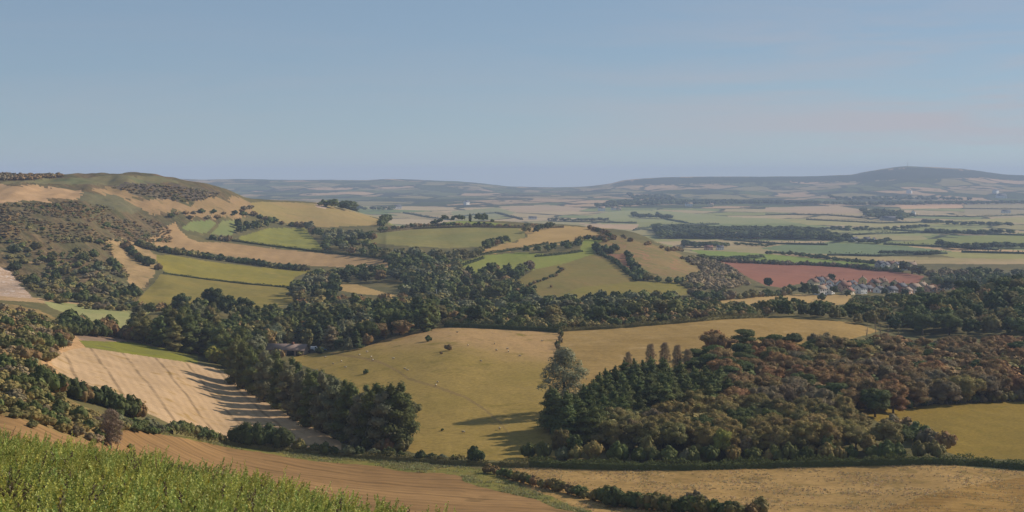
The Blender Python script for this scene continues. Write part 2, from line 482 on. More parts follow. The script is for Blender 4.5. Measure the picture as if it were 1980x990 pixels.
field('tan_stubble', [(340, 430), (348, 445), (365, 460), (385, 468), (440, 469), (560, 484), (700, 496), (748, 501), (764, 513), (735, 520), (650, 516), (560, 512), (480, 501), (400, 489), (330, 480), (290, 480), (262, 470), (300, 455), (320, 438)], M_tan9, 900, 2000)
field('valley_pasture', [(302, 493), (330, 493), (400, 505), (480, 515), (560, 521), (605, 523), (570, 536), (560, 554), (500, 551), (400, 540), (320, 528), (305, 512)], M_green1, 800, 2000)
field('valley_pasture', [(258, 592), (275, 570), (300, 545), (310, 530), (400, 541), (500, 552), (575, 556), (575, 580), (545, 592), (480, 597), (400, 597), (330, 594), (290, 590)], M_green2, 800, 2000)
field('ridge_field', [(750, 434), (775, 424), (850, 423), (960, 431), (1015, 437), (900, 438), (820, 439)], M_green19, 1400, 2200)
field('olive_field', [(672, 457), (740, 449), (820, 442), (900, 440), (1015, 441), (1015, 459), (985, 470), (940, 476), (860, 480), (790, 476), (720, 470), (690, 464)], M_olive18, 1200, 2200)
field('knoll_grass', [(925, 482), (985, 471), (1015, 459), (1012, 440), (1080, 436), (1140, 440), (1165, 452), (1160, 462), (1120, 464), (1060, 472), (1000, 480), (935, 492)], M_tan28, 1200, 2200)
field('knoll_field', [(865, 530), (890, 507), (935, 494), (1010, 488), (1060, 492), (1120, 487), (1128, 462), (1165, 459), (1162, 480), (1150, 492), (1080, 514), (1035, 522), (960, 524), (885, 536)], M_green21, 1000, 2200)
field('knoll_pasture', [(980, 556), (1035, 520), (1090, 510), (1150, 490), (1190, 510), (1215, 530), (1232, 545), (1120, 557), (1080, 575), (1040, 586), (1005, 575)], M_big22, 900, 2200)
field('knoll_pasture', [(1040, 586), (1080, 572), (1120, 556), (1232, 544), (1310, 546), (1340, 566), (1290, 578), (1200, 582), (1100, 588)], M_low22, 900, 2200)
field('knoll_slope', [(1150, 440), (1200, 458), (1280, 478), (1310, 488), (1330, 502), (1360, 517), (1400, 533), (1440, 552), (1350, 558), (1310, 546), (1245, 526), (1210, 492), (1165, 482), (1165, 455)], M_slope24, 900, 2200)
field('red_plot', [(1172, 492), (1207, 490), (1236, 520), (1242, 528), (1215, 528), (1190, 506)], M_red23, 900, 2200)
field('clearing', [(655, 549), (690, 550), (730, 562), (775, 574), (700, 569), (660, 562)], M_tan28, 800, 1400)
field('wood_edge_field', [(1340, 586), (1400, 579), (1480, 573), (1540, 569), (1645, 571), (1650, 586), (1600, 592), (1500, 597), (1460, 598), (1400, 593)], M_tan28, 900, 1600)
field('path', band([(-40, 574), (0, 576), (60, 579), (110, 585), (180, 593), (245, 603)], 9), M_path, 500, 1100)
field('chalk_scar', [(-50, 500), (0, 516), (20, 526), (45, 553), (64, 577), (0, 573), (-50, 570)], M_chalk, 500, 1200)
field('pale_pasture', [(85, 583), (140, 587), (200, 597), (290, 604), (268, 630), (225, 636), (190, 624), (120, 603), (95, 593)], M_palegreen, 500, 1100)
field('slope_grass', [(-60, 582), (20, 588), (80, 602), (130, 628), (142, 660), (130, 685), (85, 705), (75, 745), (150, 782), (230, 812), (300, 838), (232, 833), (200, 858), (140, 850), (60, 815), (-60, 796)], M_slopeg, 200, 900)
field('sheep_pasture', [(560, 690), (600, 683), (650, 681), (700, 673), (760, 651), (820, 638), (870, 631), (960, 634), (1060, 638), (1086, 641), (1072, 690), (1060, 740), (1055, 800), (1075, 889), (1028, 893), (950, 890), (880, 884), (800, 876), (770, 866), (740, 800), (690, 760), (640, 725), (580, 705)], M_past, 380, 800)
field('dry_hill_pasture', [(1086, 641), (1200, 633), (1300, 625), (1400, 616), (1500, 614), (1650, 623), (1700, 640), (1600, 670), (1450, 670), (1350, 700), (1250, 720), (1150, 760), (1100, 800), (1056, 800), (1061, 740), (1073, 690)], M_tan26, 400, 800)
field('track', band([(640, 683), (700, 692), (735, 700), (765, 715), (790, 732), (850, 750), (900, 768), (935, 790), (965, 815), (985, 840)], 5), M_trackg, 380, 800)
field('yellow_green_pasture', [(1660, 792), (1760, 784), (1850, 779), (1985, 773), (2150, 768), (2150, 892), (1985, 890), (1880, 886), (1850, 880), (1780, 860), (1720, 830)], M_green27, 380, 650)
field('headland', [(80, 705), (100, 682), (132, 660), (136, 645), (165, 648), (170, 672), (140, 678), (114, 688), (104, 702), (122, 730), (92, 718)], M_headland, 300, 800)
field('dead_stem_strip', [(138, 642), (200, 643), (300, 660), (375, 676), (384, 684), (250, 663), (155, 659)], M_pink, 450, 900)
field('green_crop_strip', [(152, 658), (250, 662), (384, 684), (382, 704), (166, 672)], M_strip, 450, 900)
field('stubble_field', [(98, 700), (112, 685), (140, 675), (168, 672), (380, 703), (420, 713), (445, 725), (465, 745), (510, 775), (580, 815), (660, 855), (660, 870), (560, 864), (480, 854), (420, 845), (340, 826), (300, 805), (230, 778), (190, 750), (150, 738), (112, 718)], M_stub, 300, 800)
field('dry_grass_field', [(950, 910), (1030, 903), (1200, 908), (1400, 908), (1500, 903), (1600, 900), (1800, 896), (1900, 906), (1985, 912), (2200, 916), (2290, None, 250), (1180, None, 250), (1160, 1000), (1120, 985), (1050, 955), (990, 930)], M_pale, 200, 520)
field('mown_grass', [(1680, 996), (1790, 958), (1900, 934), (1985, 922), (2200, 912), (2290, None, 250), (1650, None, 250)], M_tanarc, 200, 520)
field('harvested_field', [(-250, 775), (-40, 793), (60, 815), (140, 848), (200, 858), (232, 830), (300, 838), (420, 858), (520, 876), (640, 892), (760, 904), (880, 917), (960, 942), (1040, 966), (1110, 987), (1160, None, 250), (600, None, 200), (-250, None, 160)], M_plough, 150, 520)
field('grass_verge', [(290, 833), (420, 850), (520, 862), (640, 878), (760, 890), (880, 903), (950, 915), (1060, 958), (1150, 992), (1130, 993), (1040, 968), (960, 944), (880, 919), (760, 906), (640, 894), (520, 878), (420, 860), (300, 840)], M_verge, 200, 520)
# the plain
field('red_field', [(1388, 503), (1430, 508), (1550, 512), (1650, 516), (1740, 526), (1788, 534), (1775, 548), (1700, 548), (1600, 547), (1545, 549), (1510, 556), (1480, 552), (1455, 540), (1420, 523)], M_red29, 1200, 2600)
PL = [
    ([(1335, 483), (1420, 487), (1480, 491), (1560, 498), (1640, 506), (1710, 512), (1640, 515), (1540, 511), (1460, 508), (1400, 503), (1360, 494)], (122, 134, 62), (114, 128, 60)),
    ([(1470, 480), (1540, 470), (1620, 470), (1750, 474), (1830, 483), (1800, 492), (1700, 494), (1600, 491), (1520, 488)], (110, 122, 86), (106, 118, 82)),
    ([(1265, 468), (1400, 463), (1480, 465), (1605, 466), (1590, 470), (1540, 470), (1470, 479), (1340, 483)], (170, 148, 112), (158, 140, 100)),
    ([(1480, 490), (1520, 488), (1600, 492), (1750, 496), (1850, 499), (2000, 501), (2000, 511), (1750, 510), (1600, 502)], (168, 144, 106), (150, 136, 90)),
    ([(1690, 473), (1800, 462), (2000, 449), (2000, 470), (1850, 473), (1760, 477)], (124, 128, 72), (130, 130, 74)),
    ([(1750, 476), (1850, 479), (2000, 485), (2000, 490), (1850, 487)], (186, 154, 112), (178, 148, 108)),
    ([(1800, 489), (1850, 487), (2000, 490), (2000, 501), (1850, 499)], (150, 142, 86), (142, 136, 82)),
    ([(1135, 420), (1160, 412), (1200, 408), (1270, 406), (1310, 410), (1420, 420), (1570, 424), (1560, 432), (1420, 433), (1270, 429), (1180, 426)], (144, 142, 98), (136, 138, 92)),
    ([(1120, 432), (1235, 434), (1228, 444), (1150, 441)], (180, 152, 122), (170, 146, 114)),
    ([(965, 399), (1060, 396), (1137, 403), (1120, 408), (1000, 411)], (170, 146, 118), (160, 140, 108)),
    ([(870, 409), (960, 401), (1000, 412), (960, 421), (880, 419)], (140, 136, 98), (130, 130, 90)),
    ([(1480, 401), (1620, 398), (1672, 406), (1660, 413), (1560, 413), (1480, 408)], (174, 148, 120), (164, 142, 112)),
    ([(1730, 396), (1860, 394), (1862, 402), (1745, 404)], (196, 158, 122), (188, 152, 116)),
    ([(1865, 394), (2000, 394), (2000, 414), (1865, 415)], (152, 136, 106), (146, 134, 102)),
    ([(1480, 421), (1560, 425), (1680, 431), (1760, 428), (1860, 425), (2000, 419), (2000, 430), (1850, 433), (1700, 438), (1560, 434)], (160, 148, 98), (150, 142, 92)),
    ([(1640, 440), (1780, 438), (1900, 440), (1900, 450), (1760, 456), (1650, 452)], (138, 138, 88), (130, 132, 82)),
    ([(750, 412), (850, 408), (900, 424), (800, 424)], (158, 138, 104), (146, 132, 96)),
]
M_PL = []
for i, (poly, a, b) in enumerate(PL):
    field('plain_field', poly, plainf('crop_on_the_plain', a, b), 1600, 6000)
field('far_heath', [(1178, 358), (1205, 350), (1245, 346), (1300, 343), (1500, 342), (1640, 339), (1680, 332), (1760, 323), (1860, 328), (1985, 340), (1985, 350), (1900, 344), (1800, 345), (1700, 350), (1640, 352), (1400, 354), (1250, 358)], M_heath, 6500, 10500)

# ------------------------------------------------------------------ terrain objects
FU = 0.5 * (U[:-1] + U[1:])[:, None] + np.zeros((1, NY - 1))
FL = 0.5 * (LY[:-1] + LY[1:])[None, :] + np.zeros((NU - 1, 1))
lab = np.zeros(FU.shape, np.int32)
ROUGH = {'hillside', 'hilltop_grass', 'heather', 'hillside_grass', 'tan_slope', 'knoll_slope', 'knoll_grass', 'chalk_scar', 'headland', 'dead_stem_strip', 'far_heath', 'grass_verge', 'slope_grass', 'hillside_green', 'plateau_field'}
lab[FL > math.log(2050)] = 2
lab[FL > math.log(5000)] = 3
lab[FL < math.log(145)] = 1
for k, (name, label, poly, ymin, ymax, mat) in enumerate(FIELDS):
    pw = poly_world(poly, ymin, ymax)
    sel = (FU >= pw[:, 0].min()) & (FU <= pw[:, 0].max()) & (FL >= pw[:, 1].min()) & (FL <= pw[:, 1].max())
    idx = np.nonzero(sel)
    fu, fl = FU[idx], FL[idx]
    if name in ROUGH:
        gx = (fu - UC) / F * np.exp(fl); gy = np.exp(fl)
        fu = fu + fbm(gx, gy, 60, k + 40, 4) * 4.5; fl = fl + fbm(gx, gy, 50, k + 80, 4) * .007
    ins = inside(pw, fu, fl)
    lab[idx[0][ins], idx[1][ins]] = k + 4


def mesh_np(name, verts, faces, mat=None, smooth_=False, nside=4):
    me = bpy.data.meshes.new(name)
    verts = np.asarray(verts, np.float32); faces = np.asarray(faces, np.int32)
    me.vertices.add(len(verts)); me.vertices.foreach_set('co', verts.ravel())
    me.loops.add(faces.size); me.loops.foreach_set('vertex_index', faces.ravel())
    me.polygons.add(len(faces)); me.polygons.foreach_set('loop_start', np.arange(0, faces.size, faces.shape[1], dtype=np.int32))
    me.update(calc_edges=True)
    if smooth_: me.polygons.foreach_set('use_smooth', np.ones(len(faces), bool))
    if mat: me.materials.append(mat)
    me.validate()
    return me


def link(name, data, parent=None):
    o = bpy.data.objects.new(name, data); COL.objects.link(o)
    if parent is not None: o.parent = parent
    return o


def tag(o, label=None, cat=None, group=None, kind=None):
    if label: o['label'] = label
    if cat: o['category'] = cat
    if group: o['group'] = group
    if kind: o['kind'] = kind
    return o


VID = np.arange(NU * NY).reshape(NU, NY)
VX = np.stack([X, YY, Z], -1).reshape(-1, 3)
names = {0: ('valley_ground', M_floor), 1: ('foreground_slope', M_near), 2: ('plain', M_plain), 3: ('far_hills', M_far)}
for k, f in enumerate(FIELDS): names[k + 4] = (f[0], f[5])
for k, (nm, mt) in names.items():
    ii, jj = np.nonzero(lab == k)
    if len(ii) == 0: continue
    fc = np.stack([VID[ii, jj], VID[ii + 1, jj], VID[ii + 1, jj + 1], VID[ii, jj + 1]], -1)
    uq, inv = np.unique(fc.ravel(), return_inverse=True)
    o = link(nm, mesh_np(nm, VX[uq], inv.reshape(-1, 4), mt, True))
    tag(o, kind='structure')

exec_marker = None
# ------------------------------------------------------------------ foliage materials and prototypes
def foliage_mat(name, var=0.5, trans=0.25, scale=6.0):
    m, nt, out = nodes_of(name)
    oi = N(nt, 'ShaderNodeObjectInfo')
    geo = N(nt, 'ShaderNodeNewGeometry')
    tc = N(nt, 'ShaderNodeTexCoord').outputs['Object']
    nz = noise(nt, tc, scale, 3, 0.6)
    g = math_(nt, 'ADD', math_(nt, 'MULTIPLY', geo.outputs['Random Per Island'], var), 1.0 - var * 0.5)
    g = math_(nt, 'MULTIPLY', g, math_(nt, 'ADD', math_(nt, 'MULTIPLY', nz, 0.7), 0.65))
    hs = N(nt, 'ShaderNodeHueSaturation'); nt.links.new(oi.outputs['Color'], hs.inputs['Color'])
    nt.links.new(math_(nt, 'ADD', math_(nt, 'MULTIPLY', noise(nt, tc, scale * 0.7, 2), 0.10), 0.45), hs.inputs['Hue'])
    vm = N(nt, 'ShaderNodeVectorMath', operation='SCALE'); nt.links.new(hs.outputs[0], vm.inputs[0]); nt.links.new(g, vm.inputs['Scale'])
    d = N(nt, 'ShaderNodeBsdfPrincipled'); nt.links.new(vm.outputs[0], d.inputs['Base Color'])
    d.inputs['Roughness'].default_value = 0.75; d.inputs['Specular IOR Level'].default_value = 0.12
    t = N(nt, 'ShaderNodeBsdfTranslucent'); nt.links.new(vm.outputs[0], t.inputs['Color'])
    mx = N(nt, 'ShaderNodeMixShader'); mx.inputs[0].default_value = trans
    nt.links.new(d.outputs[0], mx.inputs[1]); nt.links.new(t.outputs[0], mx.inputs[2]); nt.links.new(mx.outputs[0], out.inputs[0])
    return m


def plain_mat(name, a, b=None, scale=2.0, rough=0.85, spec=0.2, bump=0.0):
    m, nt, out = nodes_of(name)
    tc = N(nt, 'ShaderNodeTexCoord').outputs['Object']
    nz = noise(nt, tc, scale, 4, 0.65)
    b = b or tuple(x * 0.75 for x in a[:3]) + (1,)
    finish(nt, out, mixc(nt, a, b, smooth(nt, nz, 0.3, 0.7)), rough, spec, nz if bump else None, bump or 0.1)
    return m


M_leaf = foliage_mat('leaves', .30, .26, 4.0)
M_bark = plain_mat('bark', alb(92, 80, 66), alb(60, 52, 44), 8.0, 0.95, 0.05)
M_pale_bark = plain_mat('pale_dead_bark', alb(150, 136, 116), alb(120, 104, 88), 8.0, 0.95, 0.05)

TINT = {   # foliage base colours
    'dark green': (0.076, 0.094, 0.032), 'deep green': (0.112, 0.132, 0.040), 'mid green': (0.150, 0.160, 0.050), 'olive': (0.205, 0.176, 0.064),
    'yellow-green': (0.250, 0.235, 0.050), 'brown': (0.260, 0.168, 0.072), 'rust-brown': (0.310, 0.175, 0.074), 'grey-green': (0.185, 0.182, 0.094),
    'pale grey-green': (0.300, 0.290, 0.165), 'tan': (0.360, 0.265, 0.145), 'golden-olive': (0.270, 0.208, 0.072), 'blue-green': (0.068, 0.090, 0.044), 'grey-brown': (0.225, 0.176, 0.096)}


def ico(sub=1):
    t = (1 + 5 ** .5) / 2
    v = [(-1, t, 0), (1, t, 0), (-1, -t, 0), (1, -t, 0), (0, -1, t), (0, 1, t), (0, -1, -t), (0, 1, -t), (t, 0, -1), (t, 0, 1), (-t, 0, -1), (-t, 0, 1)]
    f = [(0, 11, 5), (0, 5, 1), (0, 1, 7), (0, 7, 10), (0, 10, 11), (1, 5, 9), (5, 11, 4), (11, 10, 2), (10, 7, 6), (7, 1, 8), (3, 9, 4), (3, 4, 2), (3, 2, 6), (3, 6, 8), (3, 8, 9), (4, 9, 5), (2, 4, 11), (6, 2, 10), (8, 6, 7), (9, 8, 1)]
    v = [np.array(p) / np.linalg.norm(p) for p in v]
    for _ in range(sub):
        c = {}; nf = []
        def mid(a, b):
            k = (min(a, b), max(a, b))
            if k not in c:
                p = v[a] + v[b]; v.append(p / np.linalg.norm(p)); c[k] = len(v) - 1
            return c[k]
        for a, b, d in f:
            x, y, z = mid(a, b), mid(b, d), mid(d, a)
            nf += [(a, x, z), (b, y, x), (d, z, y), (x, y, z)]
        f = nf
    return np.array(v), np.array(f)


ICO_V, ICO_F = ico(1)


def leaf_cloud(lobes, n, size, seed, up=0.35, core=0.72, squash=1.0, spike=0.0):
    """quads spread through a shell of every lobe plus a rough inner body; lobes: (x, y, z, rx, rz)"""
    r = np.random.default_rng(seed)
    lobes = np.array(lobes, float)
    w = lobes[:, 3] * (lobes[:, 3] + lobes[:, 4]); w /= w.sum()
    k = r.choice(len(lobes), n, p=w)
    d = r.normal(size=(n, 3)); d /= np.linalg.norm(d, axis=1)[:, None]
    d[:, 2] = np.where((d[:, 2] < -0.25) & (r.random(n) < up + 0.3), -d[:, 2], d[:, 2])
    rad = np.clip(r.normal(0.93, 0.13, n), 0.5, 1.25)[:, None]
    L = lobes[k]
    p = L[:, :3] + d * rad * np.stack([L[:, 3], L[:, 3], L[:, 4]], -1)
    nrm = d * 1.0 + np.array([0, 0, .25]) + r.normal(size=(n, 3)) * 0.32
    nrm /= np.linalg.norm(nrm, axis=1)[:, None]
    a = np.cross(nrm, r.normal(size=(n, 3))); a /= np.linalg.norm(a, axis=1)[:, None]
    b = np.cross(nrm, a)
    s = (size * r.uniform(0.55, 1.45, n))[:, None]
    asp = r.uniform(0.5, 0.95, n)[:, None]
    q = np.stack([p - a * s, p - b * s * asp, p + a * s * 1.05, p + b * s * asp], 1)
    q[:, 1] += nrm * s * 0.25; q[:, 3] += nrm * s * 0.25
    verts = q.reshape(-1, 3); faces = np.arange(4 * n).reshape(n, 4)
    tv = []; tf = []
    off = 0
    for (x, y, z, rx, rz) in lobes:
        vv = ICO_V * (1 + r.normal(size=(len(ICO_V), 1)) * 0.09) * np.array([rx, rx, rz]) * core + np.array([x, y, z])
        tv.append(vv); tf.append(ICO_F + off); off += len(vv)
    return verts, faces, np.concatenate(tv), np.concatenate(tf)


def cloud_mesh(name, cl, mat):
    v, f, cv, cf = cl
    me = bpy.data.meshes.new(name)
    verts = np.concatenate([v, cv]).astype(np.float32)
    nq = len(f); ntri = len(cf)
    me.vertices.add(len(verts)); me.vertices.foreach_set('co', verts.ravel())
    loops = np.concatenate([f.ravel(), (cf + len(v)).ravel()]).astype(np.int32)
    me.loops.add(len(loops)); me.loops.foreach_set('vertex_index', loops)
    me.polygons.add(nq + ntri)
    st = np.concatenate([np.arange(nq) * 4, nq * 4 + np.arange(ntri) * 3]).astype(np.int32)
    me.polygons.foreach_set('loop_start', st)
    me.update(calc_edges=True)
    me.materials.append(mat); me.validate()
    return me


def tube(path, radii, k=6):
    path = np.array(path, float); V_ = []; F_ = []
    for i, p in enumerate(path):
        t = path[min(i + 1, len(path) - 1)] - path[max(i - 1, 0)]; t /= np.linalg.norm(t) + 1e-9
        a = np.cross(t, (0.31, 0.95, 0.1)); a /= np.linalg.norm(a); b = np.cross(t, a)
        for q in range(k):
            an = 2 * math.pi * q / k
            V_.append(p + (a * math.cos(an) + b * math.sin(an)) * radii[i])
    for i in range(len(path) - 1):
        for q in range(k):
            F_.append((i * k + q, i * k + (q + 1) % k, (i + 1) * k + (q + 1) % k, (i + 1) * k + q))
    return np.array(V_), np.array(F_)


def join(parts):
    vs = []; fs = []; o = 0
    for v, f in parts:
        vs.append(v); fs.append(f + o); o += len(v)
    return np.concatenate(vs), np.concatenate(fs)


def trunk_mesh(name, lobes, seed, r0=0.028, top=0.6, mat=None):
    r = random.Random(seed)
    parts = [tube([(0, 0, -0.05), (0.004, 0, 0.12), (r.uniform(-.02, .02), r.uniform(-.02, .02), top * 0.6), (r.uniform(-.02, .02), r.uniform(-.02, .02), top)], [r0 * 1.35, r0, r0 * 0.75, r0 * 0.35], 7)]
    for L in lobes[:6]:
        z0 = top * r.uniform(0.3, 0.7)
        parts.append(tube([(0, 0, z0), (L[0] * 0.5, L[1] * 0.5, z0 + (L[2] - z0) * 0.6), (L[0] * 0.95, L[1] * 0.95, L[2])], [r0 * 0.5, r0 * 0.33, r0 * 0.12], 5))
    v, f = join(parts)
    return mesh_np(name, v, f, mat or M_bark, True)


def lobes_for(kind, seed):
    r = random.Random(seed)
    L = []
    if kind == 'broadleaf_tree':      # uneven dome of overlapping boughs
        L.append((r.uniform(-.05, .05), r.uniform(-.05, .05), 0.55, 0.33, 0.30))
        for i in range(15):
            a = i * 2.4 + r.uniform(-.5, .5); q = r.uniform(0.16, 0.4); z = r.uniform(0.3, 0.8) - q * .2
            L.append((q * math.cos(a), q * math.sin(a), z, r.uniform(0.09, 0.19), r.uniform(0.08, 0.16)))
        for i in range(6):
            L.append((r.uniform(-.24, .24), r.uniform(-.24, .24), r.uniform(0.7, 0.86), r.uniform(.08, .15), r.uniform(.07, .12)))
    elif kind == 'poplar_tree':       # upright plumes
        for i in range(13):
            z = 0.07 + 0.86 * i / 12; w = 0.17 * math.sin(math.pi * min(1, (z + 0.22) / 1.25)) ** 0.6
            a = i * 2.4
            L.append((r.uniform(.3, .8) * w * math.cos(a), r.uniform(.3, .8) * w * math.sin(a), z, w * r.uniform(.62, .9), 0.085 * r.uniform(.9, 1.5)))
    elif kind == 'conifer_tree':
        for i in range(12):
            t = i / 11.0; z = 0.14 + 0.8 * t; w = 0.22 * (1 - t) ** 0.55 + 0.03
            a = i * 2.4
            L.append((w * 0.35 * math.cos(a), w * 0.35 * math.sin(a), z, w * r.uniform(.75, 1.05), 0.05 + 0.02 * r.random()))
    elif kind == 'pine_tree':         # dark layered flat crown
        for i in range(8):
            a = i * 2.4; q = r.uniform(0.05, 0.3)
            L.append((q * math.cos(a), q * math.sin(a), r.uniform(0.6, 0.92) - q * 0.4, r.uniform(.16, .24), r.uniform(.06, .1)))
    elif kind == 'bush':              # low, wide
        L.append((0, 0, 0.42, 0.5, 0.4))
        for i in range(6):
            a = i * 1.05 + r.uniform(-.3, .3); q = r.uniform(.28, .5)
            L.append((q * math.cos(a), q * math.sin(a), r.uniform(.3, .55), r.uniform(.24, .36), r.uniform(.22, .34)))
        L.append((r.uniform(-.1, .1), r.uniform(-.1, .1), .75, .25, .22))
    elif kind == 'airy':
        for i in range(70):
            z = 0.12 + 0.82 * i / 69; w = 0.27 * min(1, ((1.0 - z) / .38) ** .65) * min(1, (z / .24) ** .7) * r.uniform(.75, 1.12)
            a = i * 2.4; q = r.uniform(.35, 1.0) * w
            L.append((q * math.cos(a), q * math.sin(a), z, r.uniform(.05, .085), r.uniform(.05, .09)))
    return L


PROTO = {}
SPEC = {  # kind: (near leaves, near size, far leaves, far size, core)
    'broadleaf_tree': (5200, 0.020, 560, 0.052, 0.84), 'poplar_tree': (3400, 0.016, 460, 0.038, 0.74), 'conifer_tree': (2600, 0.020, 400, 0.045, 0.74),
    'pine_tree': (1800, 0.028, 300, 0.06, 0.75), 'bush': (1500, 0.046, 260, 0.1, 0.84)}
NVAR = 6
for kd, (n1, s1, n2, s2, core) in SPEC.items():
    for q in range(NVAR):
        L = lobes_for(kd, 11 * q + 3)
        PROTO[kd, 'near', q] = cloud_mesh(kd + '_crown', leaf_cloud(L, n1, s1, q + 5, core=core), M_leaf)
        PROTO[kd, 'far', q] = cloud_mesh(kd + '_crown', leaf_cloud(L, n2, s2, q + 50, core=core * 1.05), M_leaf)
        PROTO[kd, 'raw', q] = leaf_cloud(L[:1] + L[1::2], max(40, n2 // 4), s2 * 1.75, q + 90, core=0.92)
        PROTO[kd, 'trunk', q] = trunk_mesh(kd + '_trunk', L, q, 0.026 if kd != 'bush' else 0.03, 0.7 if kd != 'bush' else 0.4)
for q in range(2):
    L = lobes_for('airy', 5 + q)
    PROTO['airy', 'near', q] = cloud_mesh('airy_crown', leaf_cloud(L, 9500, 0.0105, q + 5, core=0.3), M_leaf)
    PROTO['airy', 'trunk', q] = trunk_mesh('airy_trunk', L, q, 0.016, 0.9)

# ------------------------------------------------------------------ tree placement
TREES = []   # dict(kind, x, y, z, h, w, tint, wood)


def add_tree(kind, x, y, h, tint, wood, w=1.0, z=None):
    TREES.append(dict(kind=kind, x=x, y=y, z=height_at(x, y) if z is None else z, h=h, w=w, tint=tint, wood=wood))


def in_any(polys, u, ly):
    return any(inside(p, np.array([u]), np.array([ly]))[0] for p in polys)


def wood(key, poly, ymin, ymax, mix, spacing, hmean, cap=900, clump=None):
    """mix: list of (kind, weight, (h0, h1), [tints], width)"""
    pw = poly_world(poly, ymin, ymax) if any(len(p) == 3 for p in poly) else wood_outline(poly, ymin, ymax, hmean * 1.1)
    u0, u1 = pw[:, 0].min(), pw[:, 0].max(); l0, l1 = pw[:, 1].min(), pw[:, 1].max()
    nc = 24000
    cu = rng.uniform(u0, u1, nc); cl_ = np.log(np.sqrt(rng.uniform(math.exp(2 * l0), math.exp(2 * l1), nc)))
    ok = inside(pw, cu, cl_)
    cu = cu[ok]; cy = np.exp(cl_[ok]); cx = (cu - UC) / F * cy
    grid = {}; got = 0
    ws = np.array([m[1] for m in mix], float); ws /= ws.sum()
    for x, y in zip(cx, cy):
        if clump and fbm(np.array(x + y * .5), np.array(y * .6), clump[0], 77, 3) < clump[1] + random.uniform(-.25, .25): continue
        gx, gy = int(x // spacing), int(y // spacing); bad = False
        for a in (-1, 0, 1):
            for b in (-1, 0, 1):
                for (px, py) in grid.get((gx + a, gy + b), ()):
                    if (px - x) ** 2 + (py - y) ** 2 < spacing * spacing: bad = True
        if bad: continue
        grid.setdefault((gx, gy), []).append((x, y))
        m = mix[int(rng.choice(len(mix), p=ws))]
        tn = m[3][int(np.clip((fbm(np.array(x), np.array(y), 70.0 if y < 900 else 140.0, len(key), 2) * .42 + .5 + random.uniform(-.22, .22)) * len(m[3]), 0, len(m[3]) - 1))]
        add_tree(m[0], x, y, float(rng.uniform(*m[2])), tn, key, m[4] if len(m) > 4 else 1.0)
        got += 1
        if got >= cap: break


def row(key, line, ymin, ymax, kind, hs, tints, step, w=1.0, jit=0.3):
    pts = [ground_from(u, v, ymin, ymax) for u, v in line]
    for a, b in zip(pts[:-1], pts[1:]):
        d = math.hypot(b[0] - a[0], b[1] - a[1]); k = max(1, int(d / step))
        for q in range(k):
            t = (q + random.uniform(-jit, jit)) / k
            add_tree(kind, a[0] + (b[0] - a[0]) * t + random.uniform(-jit, jit) * step * .4, a[1] + (b[1] - a[1]) * t + random.uniform(-jit, jit) * step * .4, random.uniform(*hs), random.choice(tints), key, w)


# the double row of poplars beside the stubble field
POP = [(452, 742), (470, 752), (490, 764), (512, 777), (536, 790), (558, 802), (580, 814), (602, 825), (624, 836), (647, 847), (670, 856), (693, 864), (716, 869), (738, 871), (757, 871), (773, 868)]
for i, (u, v) in enumerate(POP):
    x, y, z = ground_from(u, v, 380, 800)
    add_tree('poplar_tree', x, y, random.uniform(17, 20), random.choice(['mid green', 'deep green', 'grey-green']), 'poplar row front', 1.2)
    add_tree('poplar_tree', x + 1.5 + random.uniform(-1, 1), y + 8 + random.uniform(-2, 2), random.uniform(17, 20), random.choice(['mid green', 'deep green', 'mid green']), 'poplar row back', 1.2)
for (u, v, h, t) in [(425, 700, 17, 'mid green'), (440, 712, 15, 'mid green'), (462, 712, 17, 'mid green'), (490, 722, 16, 'grey-green'), (478, 700, 15, 'mid green'), (500, 700, 13, 'grey-green')]:
    x, y, z = ground_from(u, v, 400, 900)
    add_tree('poplar_tree', x, y, h, t, 'poplar row head', 1.6)
# plantation round the barn
wood('left plantation', [(262, 650), (285, 612), (330, 588), (400, 582), (440, 596), (452, 700), (430, 700), (400, 690), (340, 682), (280, 668)], 600, 1000,
     [('poplar_tree', 5, (13, 18), ['mid green', 'grey-green', 'olive', 'deep green'], 1.5), ('broadleaf_tree', 3, (10, 14), ['dark green', 'deep green', 'olive'])], 7.5, 14)
for (u, v, h) in [(350, 608, 14), (385, 610, 12), (412, 606, 17), (438, 612, 14), (468, 618, 14)]:
    x, y, z = ground_from(u, v, 600, 1050); add_tree('broadleaf_tree', x, y, h, 'dark green', 'left plantation')
wood('barn wood', [(450, None, 640), (490, None, 690), (520, None, 712), (600, None, 712), (640, None, 705), (700, None, 700), (760, None, 703), (820, None, 720), (862, None, 748), (866, None, 925), (800, None, 925), (700, None, 920), (600, None, 900), (560, None, 860), (500, None, 820), (450, None, 800)], 690, 1050,
     [('broadleaf_tree', 6, (10, 15), ['deep green', 'mid green', 'olive', 'dark green', 'grey-green']), ('poplar_tree', 2, (12, 17), ['deep green', 'mid green'], 1.5), ('conifer_tree', 2, (11, 15), ['dark green', 'blue-green'], 1.2), ('broadleaf_tree', 2, (9, 12), ['brown', 'golden-olive'])], 9.0, 13)
